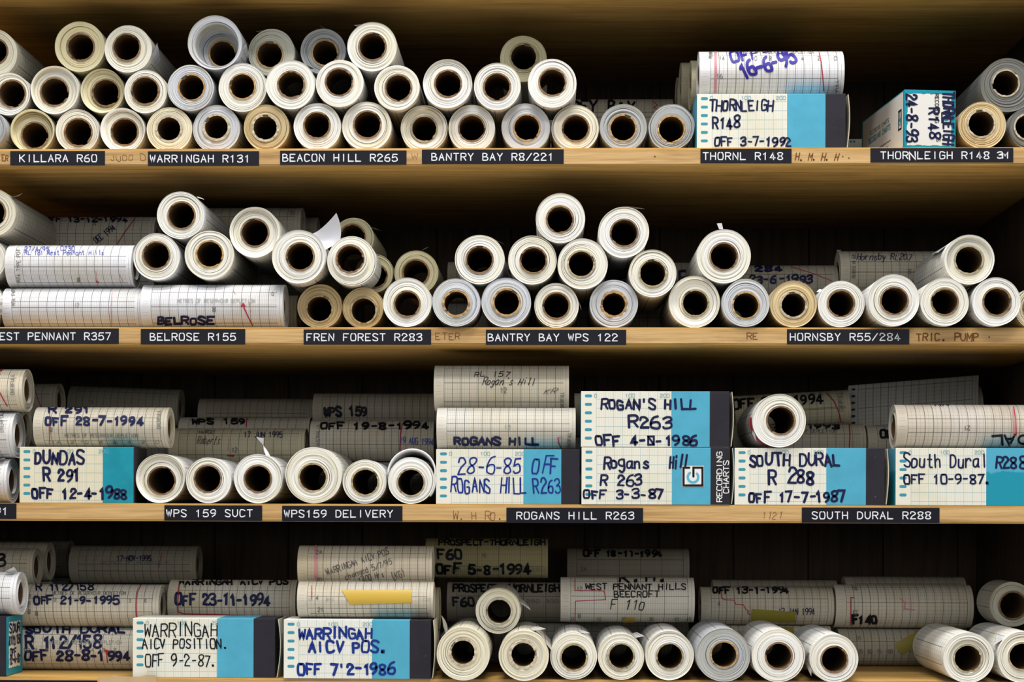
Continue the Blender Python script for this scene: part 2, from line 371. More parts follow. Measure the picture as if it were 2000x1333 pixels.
# ------------------------------------------------------------------ a wound roll of chart paper
def wound(R, L, off, rc, seed, recess=None, N=64, fronts=2, grooves=2, wob=0.010, lip=1.5):
    """side + ringed ends of a roll: points (p, q, a), p/q across, a along the axis from the near end"""
    rg = random.Random(seed)
    V, Fc, MI, SM, UV = [], [], [], [], []
    p1, p2, p3 = (rg.uniform(0, 6.28) for _ in range(3)); w1, w2 = rg.uniform(0.3, 1) * wob, rg.uniform(0.2, 0.8) * wob
    def rad(th): return (1 + w1 * math.cos(2 * th + p1) + w2 * math.cos(3 * th + p2) + 0.25 * wob * math.cos(7 * th + p3)) / (1 + w1 + w2 + 0.25 * wob)
    def ring(t, a, uvf, agd=None):
        n0 = len(V); ro = rc + 3.4
        for i in range(N + 1):
            th = 6.283185 * i / N; base = R * rad(th)
            tt = t(th) if callable(t) else t
            r = base + (ro - base) * tt; k = tt
            V.append((off[0] * k + r * math.cos(th), off[1] * k + r * math.sin(th), a)); UV.append(uvf(i, r))
        return n0
    def skin(n0, n1, mi, sm):
        for i in range(N):
            Fc.append((n0 + i, n0 + i + 1, n1 + i + 1, n1 + i)); MI.append(mi); SM.append(sm)
    a0 = ring(0, 0, lambda i, r: (0.0, R * 6.283185 * i / N)); prev = a0
    for f in (0.12, 0.35, 0.65, 0.88, 1.0):
        nx = ring(0, L * f, lambda i, r, f=f: (280.0 * f, R * 6.283185 * i / N)); skin(prev, nx, 0, True); prev = nx
    fuv = lambda i, r: (i / N, R - r)
    for end in range(2):
        if end == 1 and fronts < 2:
            n0 = ring(0, L, fuv); n1 = ring(1, L, fuv); skin(n0, n1, 1, False); continue
        A = (lambda a: a) if end == 0 else (lambda a: L - a)
        rg2 = random.Random(seed * 3 + end)
        ts = [(0.0, 0.0)]
        dep = lambda t: (0 if not recess else recess[1] * min(1.0, max(0.0, (t - recess[0]) / max(0.04, recess[2] - recess[0]))) ** 1.0)
        n = 12; gs = sorted(rg2.sample(range(1, n), min(grooves + 1, n - 1)))
        lp = rg2.uniform(0, lip)
        seq = [(0.0, 0.0, None)]
        for k in range(1, n):
            t = (k + rg2.uniform(-0.3, 0.3)) / n; a = dep(t) + lp + rg2.uniform(-0.5, 0.7)
            if k in gs:
                w0 = rg2.uniform(0.5, 1.5) / max(8.0, R - rc); th0 = rg2.uniform(0, 6.28); g = rg2.uniform(2.5, 6)
                seq += [(t, a, None), (t + 0.001, a + g, None), (lambda th, t=t, w0=w0, th0=th0: t + 0.002 + w0 * max(0.0, 0.15 + 0.85 * math.cos(th - th0)), a + g, None),
                        (lambda th, t=t, w0=w0, th0=th0: t + 0.003 + w0 * max(0.0, 0.15 + 0.85 * math.cos(th - th0)), a, None)]
            else: seq.append((t, a, None))
        seq.append((1.0, dep(1.0) + lp * 0.5, None))
        prev = None
        for t, a, _ in seq:
            nx = ring(t, A(a), fuv)
            if prev is not None: skin(prev, nx, 1, False)
            prev = nx
    # the inside of the winding, against the tube
    n0 = ring(1, dep(1.0), fuv); n1 = ring(1, L - dep(1.0), fuv); skin(n0, n1, 1, False)
    return V, Fc, MI, SM, UV, dep(1.0)
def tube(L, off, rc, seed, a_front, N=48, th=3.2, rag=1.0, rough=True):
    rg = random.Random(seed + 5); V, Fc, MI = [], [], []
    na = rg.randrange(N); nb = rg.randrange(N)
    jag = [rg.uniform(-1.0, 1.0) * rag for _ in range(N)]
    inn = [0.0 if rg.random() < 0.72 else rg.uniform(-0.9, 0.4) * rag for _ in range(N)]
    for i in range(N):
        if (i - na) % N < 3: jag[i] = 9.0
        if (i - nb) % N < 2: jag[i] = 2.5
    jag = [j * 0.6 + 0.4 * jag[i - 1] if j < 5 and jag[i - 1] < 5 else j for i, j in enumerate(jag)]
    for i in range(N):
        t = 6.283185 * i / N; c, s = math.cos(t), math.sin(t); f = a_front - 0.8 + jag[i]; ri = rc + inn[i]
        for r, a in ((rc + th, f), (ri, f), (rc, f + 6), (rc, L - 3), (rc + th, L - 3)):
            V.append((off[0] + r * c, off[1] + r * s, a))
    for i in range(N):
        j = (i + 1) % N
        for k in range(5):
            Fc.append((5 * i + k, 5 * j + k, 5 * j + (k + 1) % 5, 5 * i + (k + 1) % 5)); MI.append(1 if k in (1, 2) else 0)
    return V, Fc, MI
def flap_geo(R, ang, dr, L, lift, curl, a0, Wd, d0=1.0, d1=1.0, tw=9.0, NS=10, NW=4):
    """a loose end of paper leaving the roll at angle ang (degrees); points (p, q, a)"""
    V, Fc, UV = [], [], []
    for j in range(NW + 1):
        f = j / NW; Lj = L * (d0 + (d1 - d0) * f); t = math.radians(ang - dr * tw * f)
        x, y = (R + 0.4) * math.cos(t), (R + 0.4) * math.sin(t); h = t + dr * math.pi / 2 - dr * math.radians(lift)
        for s in range(NS + 1):
            V.append((x, y, a0 + Wd * f)); UV.append((a0 + Wd * f, L * s / NS))
            ds = Lj / NS; h += dr * curl * ds; x += ds * math.cos(h); y += ds * math.sin(h)
    for j in range(NW):
        for s in range(NS):
            a = j * (NS + 1) + s; Fc.append((a, a + 1, a + NS + 2, a + NS + 1))
    return V, Fc, UV

NAMES = {'marks': 'handwriting', 'print': 'printed_scale', 'red': 'red_trace'}
def lay(root, mp, items):
    """writing and traces on a thing: items (child name, ink, strokes)"""
    for nm, ink, st in items:
        v, f = ribbons(st, mp); put(nm, v, f, INK[ink], root)

_seed = [11]
def nseed():
    _seed[0] += 17; return _seed[0]

def vroll(X, Z, R, hole, rc, d, tint, core, label, group, L=280, recess=None, flaps=(), side=None, grooves=2, yaw=0.0, mat=None, rag=1.0, cat='paper roll', thick=3.2, wob=0.010, marks=(), name='chart_roll'):
    """a roll lying with one end to the room; X, Z its axis, d the depth of its front end"""
    s = nseed()
    root = thing(name, label, cat, (X, d, Z - R), yaw, group)
    T = lambda p: (p[0], p[2], R + p[1])
    V, Fc, MI, SM, UV, dp = wound(R, L, hole, rc, s, recess, fronts=1, grooves=grooves, wob=wob)
    w = put('paper_winding', [T(p) for p in V], Fc, [mat or CH_FINE, RING], root, MI, SM, UV, color=tint)
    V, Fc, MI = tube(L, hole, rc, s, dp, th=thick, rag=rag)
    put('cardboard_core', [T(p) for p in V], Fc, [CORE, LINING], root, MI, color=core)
    for fl in flaps:
        V, Fc, UV = flap_geo(R, *fl)
        put('loose_end', [T(p) for p in V], Fc, mat or CH_FINE, root, smooth=True, uvs=UV, color=side or SIDE_W)
    for ink, st in marks:      # strokes on the roll's skin: (distance from the front end, angle in degrees)
        mp = lambda a, g, e=0: ((R + 0.5 + e) * math.cos(math.radians(g)), a, R + (R + 0.5 + e) * math.sin(math.radians(g)))
        v, f = ribbons(st, mp, 4.0); put('red_trace' if ink in ('red', 'pink') else 'handwriting', v, f, INK[ink], root)
    return root

def hroll(x0, x1, yt, R, yc, tint, label, mat=None, items=(), tapes=(), core=KB, tilt=0.0, group=None, z=None, rc=22.5, flaps=(), name='chart_roll', simple=False, X0=None, X1=None, ringtint=None):
    """a roll lying along the shelf: x0, x1 its ends and yt its top as seen, yc the depth of its axis"""
    s = nseed(); ym = yt + R * 0.8
    A = at(x0, ym, yc - R * 0.4); B = at(x1, ym, yc - R * 0.4)
    xa = A.x if X0 is None else X0; xb = B.x if X1 is None else X1; L = xb - xa
    zt_ = at((x0 + x1) / 2, yt, yc).z; zc = zt_ - R * math.hypot(1, (zt_ - 1500) / (D + yc)) if z is None else z + R
    root = thing(name, label, 'paper roll', ((xa + xb) / 2, yc, zc - R), 0, group)
    if tilt: root.rotation_euler = (0, -math.atan2(tilt, L), 0)
    ct, st_ = math.cos(-root.rotation_euler[1]), math.sin(-root.rotation_euler[1])
    mx = (xa + xb) / 2
    T = lambda p: (p[2] - L / 2, -p[0], R + p[1])
    V, Fc, MI, SM, UV, dp = wound(R, L, (0, 0), rc, s, None, N=48, fronts=1 if simple else 2, grooves=2, wob=0.007, lip=3.0)
    put('paper_winding', [T(p) for p in V], Fc, [mat or CH_FINE, RING], root, MI, SM, UV, color=tint)
    V, Fc, MI = tube(L - 3, (0, 0), rc, s, 3, th=3.2, N=32)
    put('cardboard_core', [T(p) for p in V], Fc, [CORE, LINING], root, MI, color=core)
    def mp(px, py, e=0.0):
        # where the line of sight meets the roll's skin
        ray = FWD + RIGHT * ((px - 1000) / F) - UP * ((py - 1000) / F); Rl = R + 0.45 + e
        oy, oz = EYE.y - yc, EYE.z - zc; sl = math.tan(-root.rotation_euler[1])
        # the axis height follows the tilt at the place met
        xq = EYE.x + ray.x * (D + yc - R) / ray.y; oz -= (xq - mx) * sl
        a_ = ray.y ** 2 + ray.z ** 2; b_ = oy * ray.y + oz * ray.z; c_ = oy * oy + oz * oz - Rl * Rl
        t = (-b_ - math.sqrt(max(0.0, b_ * b_ - a_ * c_))) / a_
        yy, zz = oy + t * ray.y, oz + t * ray.z; k = Rl / (math.hypot(yy, zz) or 1)
        return (EYE.x + ray.x * t - mx, yy * k, R + zz * k)
    lay(root, mp, items)
    for tm, poly in tapes:
        # a strip of tape: quadrilateral in the photo, gridded onto the skin
        n = 10; V, Fc = [], []
        (ax, ay), (bx, by), (cx, cy), (dx, dy) = poly
        for i in range(n + 1):
            for j in range(n + 1):
                u, v = i / n, j / n
                V.append(mp((ax * (1 - u) + bx * u) * (1 - v) + (dx * (1 - u) + cx * u) * v, (ay * (1 - u) + by * u) * (1 - v) + (dy * (1 - u) + cy * u) * v, 0.35))
        for i in range(n):
            for j in range(n):
                a = i * (n + 1) + j; Fc.append((a, a + 1, a + n + 2, a + n + 1))
        put('tape_patch', V, Fc, tm, root, smooth=True, label='yellowed strip of adhesive tape')
    for fl in flaps:
        V, Fc, UV = flap_geo(R, *fl)
        put('loose_end', [T(p) for p in V], Fc, mat or CH_FINE, root, smooth=True, uvs=UV, color=tint)
    return root, zc

def chart_box(pl, pr, pt, pb, d, zb, zd, label, items=(), z=None, depth=105.0, flap=6.0, group=None, scale=True, logo=False, tint=(0.84, 0.81, 0.70), yaw=0.0, blue=None):
    """a long carton seen from its printed front; zb, zd where its blue and its dark bands start"""
    a, b = at(pl, pb, d), at(pr, pt, d)
    z0 = (a.z if z is None else z) + 0.25; w, h = b.x - a.x, b.z - z0
    root = thing('chart_box', label, 'box', (a.x, d, z0), yaw, group)
    ub = at(zb, pb, d).x - a.x; ud = min(w - 2, at(zd, pb, d).x - a.x)
    xs = [0, ub, ud, w]; V, Fc, MI, UV = [], [], [], []
    def quad(p, mi, uv=None):
        n = len(V); V.extend(p); UV.extend(uv or [(0, 0)] * 4); Fc.append((n, n + 1, n + 2, n + 3)); MI.append(mi)
    for k in range(3):
        x0, x1 = xs[k], xs[k + 1]
        quad([(x0, 0, 0), (x1, 0, 0), (x1, 0, h), (x0, 0, h)], k, [(x0, h), (x1, h), (x1, 0), (x0, 0)])
        quad([(x0, 0, h), (x1, 0, h), (x1, depth, h), (x0, depth, h)], k, [(35 + x0, 40), (35 + x1, 40), (35 + x1, 40 + depth), (35 + x0, 40 + depth)] if k == 0 else None)
        quad([(x1, 0, 0), (x0, 0, 0), (x0, depth, 0), (x1, depth, 0)], 3)
        quad([(x1, depth, 0), (x0, depth, 0), (x0, depth, h), (x1, depth, h)], 3)
    quad([(0, depth, 0), (0, 0, 0), (0, 0, h), (0, depth, h)], 1)
    quad([(w, 0, 0), (w, depth, 0), (w, depth, h), (w, 0, h)], 2)
    bm_ = put('carton', V, Fc, [CARD, blue or BLUE, DARK, PLAIN], root, MI, False, UV, color=tint)
    me = bm_.data; bm = bmesh.new(); bm.from_mesh(me); bmesh.ops.remove_doubles(bm, verts=bm.verts, dist=1e-6); bm.to_mesh(me); bm.free()
    bv = bm_.modifiers.new('soft_edges', 'BEVEL'); bv.width = 0.0009; bv.segments = 2; bv.limit_method = 'ANGLE'; bv.angle_limit = 1.0
    if flap:
        n = 8; V, Fc = [], []
        for i in range(n + 1):
            f = i / n; zz = 1.5 + (h - 2.5) * f; x = w + 1.2 + flap * (0.25 + 0.75 * math.sin(f * math.pi * 0.9))
            V += [(x, 1.0, zz), (x + 1.3, 1.0, zz), (x + 1.3, depth - 3, zz), (x, depth - 3, zz)]
        for i in range(n):
            for k in range(4):
                Fc.append((4 * i + k, 4 * i + (k + 1) % 4, 4 * i + 4 + (k + 1) % 4, 4 * i + 4 + k))
        Fc += [(0, 1, 2, 3), (4 * n + 3, 4 * n + 2, 4 * n + 1, 4 * n)]
        put('end_flap', V, Fc, PLAIN, root, color=(0.66, 0.60, 0.46))
    cy, sy = math.cos(-yaw), math.sin(-yaw)
    def mp(px, py, e=0.0):
        p = at(px, py, d - 0.35); return (p.x - a.x, -0.35 - e, p.z - z0)
    it = list(items)
    if scale:
        s = []
        for tx, o, n in (('0', 28.7, 6), ('100', 96, 20), ('200', 164, 20)):
            if o < ub: s += text(tx, pl + o - n / 2, pl + o + n / 2, pt + 5, pt + 11.5, 1.0)
        it.append(('printed_scale', 'aqua', s))
    lay(root, mp, it)
    return root, z0 + h, mp

def label_tape(s, x0, x1, yt, yb, tx0, tx1, label, extra=(), blank=False, hh=None):
    a, b = at(x0, yb, -0.8), at(x1, yt, -0.8)
    root = thing('label_tape', label, 'label', ((a.x + b.x) / 2, -0.8, a.z))
    w, h = b.x - a.x, b.z - a.z
    v, f = box_geo(-w / 2, w / 2, -0.5, 0.75, 0, h, 0.3)
    put('tape_strip', v, f, TAPE, root)
    if blank: return root
    mx = (a.x + b.x) / 2; yc = (yt + yb) / 2 + 0.3; hc = hh or 6.7
    def mp(px, py, e=0.0):
        p = at(px, py, -1.5); return (p.x - mx, -0.62 - e, p.z - a.z)
    st = text(s, tx0 - 2, tx1 + 2, yc - hc, yc + hc, 2.05, fill=0.66) + list(extra)
    v, f = ribbons(st, mp, 12); put('lettering', v, f, EMBOSS, root)
    return root

# ------------------------------------------------------------------ the shelving unit
S = {1: at(1000, 289).z, 2: at(1000, 639.5).z, 3: at(1000, 985.8).z, 4: at(1000, 1328).z}
S[0] = S[1] + 346.0; S[5] = S[4] - 346.0
DEP = 750.0; TH = 35.0
XR = at(1911, 450, DEP).x; XL = -1385.0
unit = thing('shelving_unit', 'tall open wooden shelving unit full of paper chart rolls', 'shelves', ((XL + XR) / 2, 375, 0))
UX = (XL + XR) / 2
def upart(name, v, f, mat, parent=unit, color=None):
    return put(name, [(x - UX, y - 375, z) for x, y, z in v], f, mat, parent, color=color)
for k in range(6):
    z = S[k]
    sh = upart('shelf', *box_geo(XL, XR, 1.6, DEP, z - TH, z, 1.2), WOOD_BOARD)
    upart('edge_strip', *box_geo(XL, XR, 0.0, 1.9, z - TH + 3.2, z - 4.0, 0.5), WOOD_EDGE, sh)
    if k in (1, 2, 3):
        def mpe(px, py, e=0.0):
            p = at(px, py, -0.2); return (p.x - UX, -0.3 - e - 375, p.z)
        st = {1: text('JUDO D', 215, 285, 303, 314, 0.9, 1.5, seed=2) + text('ER', 3, 17, 303, 315, 1.6, 1.0) + text('H. M. H. H', 1552, 1636, 300, 313, 2.0, 0.8, slant=0.25) + [(loop(1646, 306, 0.8), 1.2), (loop(1658, 309, 0.8), 1.2), (loop(1279, 306, 0.9), 1.4)] + text('W', 802, 818, 300, 312, 0.7),
              2: text('ETER', 850, 900, 651, 664, 1.2, 0.6) + text('RE', 1457, 1482, 651, 663, 1.6, 0.5) + text('TRIC. PUMP', 1788, 1912, 652, 666, 2.6, 0.6) + [(loop(1932, 659, 1.0), 1.5), (loop(725, 658, 0.8), 1.2)],
              3: text('W. H RO.', 884, 982, 1000, 1016, 1.1, 0.8) + text('1121', 1487, 1528, 1000, 1014, 0.9, 1.0, slant=0.2)}[k]
        v, f = ribbons(st, mpe); put('stencilled_lettering', v, f, INK['brown'], sh)
for x0, x1 in ((XL - 22, XL), (XR, XR + 22)):
    upart('side_panel', *box_geo(x0, x1, 0, DEP + 20, 0.3, S[0] + 10, 1.0), WOOD_PANEL)
pl = []
x = XL; pw = 177.0; first = at(420, 770, DEP).x
while first - pw > XL: first -= pw
edges_ = [XL] + [first + i * pw for i in range(14) if first + i * pw < XR - 20] + [XR]
for x0, x1 in zip(edges_, edges_[1:]): pl.append(box_geo(x0 + 1.6, x1 - 1.6, DEP, DEP + 14, 0.3, S[0] + 5, 1.5))
pl.append(box_geo(XL, XR, DEP + 12, DEP + 20, 0.3, S[0] + 5))
upart('back_panel', *join(pl), WOOD_PANEL)
floor = put('floor', *box_geo(-5000, 5000, -2300, 900, -40, 0), NT('pale_floor').out((0.78, 0.70, 0.58, 1), 0.6), None)
floor['kind'] = 'structure'; floor['label'] = 'plain pale floor under the shelving unit'
wl = put('wall_back', *box_geo(-3500, 3500, 790, 850, 0, 3300), flat('cream_wall', (0.6, 0.58, 0.52)), None)
wl['kind'] = 'structure'; wl['label'] = 'plain wall behind the shelving unit'

# ------------------------------------------------------------------ embossed tape labels
def LT(s, x0, x1, y0, y1, tx0, tx1, **k):
    label_tape(s, x0, x1, y0, y1, tx0, tx1, k.pop('label', 'black embossed label tape reading %s on the shelf edge' % s), **k)
LT('KILLARA R60', 20, 205, 295, 323, 38, 189)
LT('WARRINGAH R131', 289, 506, 295.5, 324, 293, 488)
LT('BEACON HILL R265', 547, 794, 294, 322, 552, 776)
LT('BANTRY BAY R8/221', 824, 1101, 292, 320.5, 843, 1081)
LT('THORNL R148', 1368, 1546, 290.5, 319, 1373, 1529)
LT('THOR LEIGH R148', 1700, 1979, 289, 317.5, 1720, 1932, extra=text('N', 1774, 1790, 297, 312, 2.4, rot=4) + text('3M', 1948, 1968, 297, 309, 2.2, fill=0.95),
   label='long black label tape reading THORNLEIGH R148 with one letter dropped')
LT('WEST PENNANT R357', -34, 232, 642, 672, -14, 216, label='black label tape reading EST PENNANT R357, cut by the frame edge')
LT('BELROSE R155', 275, 479, 643, 673, 293, 460)
LT('FREN FOREST R283', 593, 842, 644, 673.5, 599, 824)
LT('BANTRY BAY WPS 122', 949, 1223, 644.5, 674, 953, 1206)
LT('HORNSBY R55/284', 1537, 1776, 643.5, 673, 1543, 1758)
LT('DUNDAS R291', -146, 32, 984, 1013.5, -136, 15, label='black label tape ending in the figure 1, cut by the frame edge')
LT('WPS 159 SUCT', 321, 512, 988, 1017.5, 325, 493)
LT('WPS159 DELIVERY', 551, 786, 989, 1018.5, 555, 767)
LT('ROGANS HILL R263', 989, 1256, 993, 1022, 1009, 1238)
LT('SOUTH DURAL R288', 1566, 1835, 992.5, 1021.5, 1586, 1818)
LT('', -60, 190, 1330, 1359, 0, 1, blank=True, label='black label strip on the lowest shelf edge, seen only along its top')

# ------------------------------------------------------------------ rolls standing end-on: px, py, R, hole x, y, r, depth ('b' = on the shelf), tint, tube, label, options
V1 = [
 (-6, 123, 49, -2, 119, 24, 60, CR, KB, 'yellowish roll cut by the frame edge, on top above KILLARA', {}),
 (155, 106, 50, 157, 107, 25, 47, YC, KB, 'large yellowed roll in the top layer, above the A of KILLARA', {}),
 (249, 109, 47, 246, 106, 25, 40, CW, KB, 'white roll in the top layer beside the large yellowed one', dict(fl=[(-18, 1, 30, 15, 0.01, 0, 60, 1, .4)])),
 (417, 93, 54, 423, 103, 24.5, 34, BW, KO, 'biggest roll of the top shelf, its core pushed in like a funnel', dict(rec=(0.42, 46, 0.62), fl=[(-9, 1, 11, 22, -0.01, 8, 70, 1, .5)], gr=3)),
 (17, 188.5, 42.6, 23.6, 188.5, 25, 42, CW, KB, 'white roll of the middle layer, cut by the frame edge near KILLARA', {}),
 (105, 180, 48, 102, 182, 26, 42, CW, KB, 'cream roll with a sunken middle, directly below the large yellowed roll', dict(rec=(0.15, 9, 0.4))),
 (202, 189, 44, 207, 191, 25, 48, YC, KB, 'yellow-green roll wedged in the middle layer above KILLARA tape end', dict(rec=(0.1, 8, 0.5))),
 (285, 185.5, 43, 284, 184, 25.5, 40, CW, KB, 'plain white roll in the middle layer above the gap before WARRINGAH tape', {}),
 (374, 182, 46, 376, 181, 24, 37, BW, KO, 'bluish-white roll with tan tube, just below the funnel-shaped roll', dict(gr=3)),
 (470, 179, 48, 469.5, 177, 23.5, 37, W, KO, 'white roll with pale tan tube, above the 131 of WARRINGAH R131', dict(gr=3)),
 (-25, 250, 42, -25, 250, 24, 'b', GY, KO, 'grey roll almost hidden by the frame edge left of KILLARA tape', {}),
 (64, 257, 43.6, 66, 264, 24.5, 'b', YC, KB, 'yellowed roll with a deep sunken core, standing above KILLARA', dict(rec=(0.2, 10, 0.35))),
 (151, 256, 43.3, 153, 258.7, 25.5, 'b', CW, KB, 'cream roll on the shelf with a small curl of paper at its shoulder', dict(fl=[(152, 1, 7, 35, .03, 2, 10, 1, .2)])),
 (236.5, 256, 44.6, 239.5, 258, 25, 'b', CW, KB, 'cream roll on the shelf just past the end of the KILLARA tape', dict(rec=(0.2, 6, 0.5))),
 (328, 255, 45, 327, 253, 22.5, 'b', CR, KW, 'beige roll with a thick cream tube, above WARR of WARRINGAH', dict(th=5)),
 (423, 255, 47, 423, 252, 22.5, 'b', BW, KW, 'bluish-white roll with cream tube, above NGAH of WARRINGAH', dict(th=5, gr=3)),
 (532.5, 111, 46.5, 529, 115.5, 24, 95, PG, KO, 'greenish-white roll in the top row between the funnel roll and a grey one', dict(gr=3, fl=[(112, 1, 14, 12, 0.0, 0, 40, 1, .4)])),
 (635.5, 109, 45, 639, 112, 23.6, 95, GY, KO, 'grey roll in the top layer above BEACON HILL tape', dict(gr=4, fl=[(85, 1, 14, 22, 0, 0, 40, 1, .4)])),
 (729, 104, 49, 729.5, 104, 25, 25, CW, KB, 'large cream roll topping the pile above BEACON HILL, red marks on its side', dict(fl=[(118, 1, 13, 20, 0, 0, 50, 1, .5)], marks=[('red', [([(8, -52), (90, -52)], 1.5), ([(8, -44), (60, -44)], 1.5), ([(10, -36), (10, -60)], 1.5), ([(55, -30), (56, -75)], 1.2)])])),
 (569, 169, 49, 570, 169, 24.5, 18, W, KB, 'white roll with ragged tube, directly above the letters BE of BEACON', dict(L=85, rag=1.8, fl=[(52, -1, 22, 14, 0, 0, 45, 1, .4)])),
 (666, 169.5, 47, 664.6, 167, 25, 18, W, KB, 'white roll in the middle layer, just below the grey roll', dict(L=85)),
 (777, 188, 45, 780, 188, 24, 24, CW, KB, 'white roll in the middle layer at the end of BEACON HILL tape', {}),
 (873, 182, 48.5, 874, 181, 24.5, 22, W, KB, 'white roll with loosened outer wrap, above the B of BANTRY', dict(rec=(0.08, 4, 0.16))),
 (974, 181, 46.5, 973.5, 182, 24.5, 25, W, KB, 'white roll in the middle layer above the gap in BANTRY BAY', dict(L=112)),
 (520.5, 248.5, 45.5, 518, 249, 23, 'b', TN, KW, 'tan roll with torn cream tube, between WARRINGAH and BEACON HILL tapes', dict(rag=1.3, th=4.5, gr=3)),
 (616, 247, 47, 615, 244, 24, 'b', W, KB, 'white roll on the shelf above CON of BEACON', {}),
 (714, 246, 49, 715, 243, 25, 'b', CW, KB, 'cream-white roll on the shelf above HILL R of BEACON HILL', {}),
 (822.7, 259.5, 46.5, 822.7, 258.7, 23.6, 'b', CW, KT, 'cream roll on the shelf with a notch at the right of its tube', dict(rec=(0.5, 5, 0.7))),
 (921.7, 257, 46.5, 921.7, 256.6, 24, 'b', W, KB, 'white roll on the shelf above TRY of BANTRY', {}),
 (1025, 129.5, 46, 1025.6, 126.6, 24.5, 130, YC, KT, 'pale yellow roll set back alone at the top above BANTRY BAY', {}),
 (1075.5, 174.5, 48, 1076, 172.5, 24.5, 22, W, KB, 'clean white roll in front of and below the pale yellow one', dict(L=112)),
 (1025, 251, 48, 1027, 251, 24, 'b', BW, KO, 'blue-grey roll on the shelf above R8 of the BANTRY BAY tape', {}),
 (1121, 251, 46.5, 1122, 251, 24, 'b', CW, KB, 'white roll on the shelf just past the end of BANTRY BAY tape', dict(gr=3)),
 (1214.7, 249, 46.5, 1214, 251, 24, 'b', GY, KO, 'light grey roll on the shelf in front of a roll lying sideways', dict(gr=3)),
 (1308.7, 249, 46.5, 1308.7, 253, 24, 'b', GY, KO, 'loosely wound grey roll beside the THORNLEIGH R148 box', dict(gr=5, wob=0.028)),
 (1969, 167, 53, 1965, 163.6, 24, 45, DG, KW, 'dark grey roll on top, at the frame edge above THORNLEIGH R148', dict(gr=4)),
 (1918.5, 246, 46.5, 1916.5, 244, 24.5, 'b', TN, KW, 'amber-yellow roll next to the box standing end-on', dict(gr=3, dk=1.12)),
 (2012, 251, 42, 2006, 250, 23, 'b', DG, KW, 'dark grey roll cut by the frame edge beside the amber roll', dict(gr=4)),
]
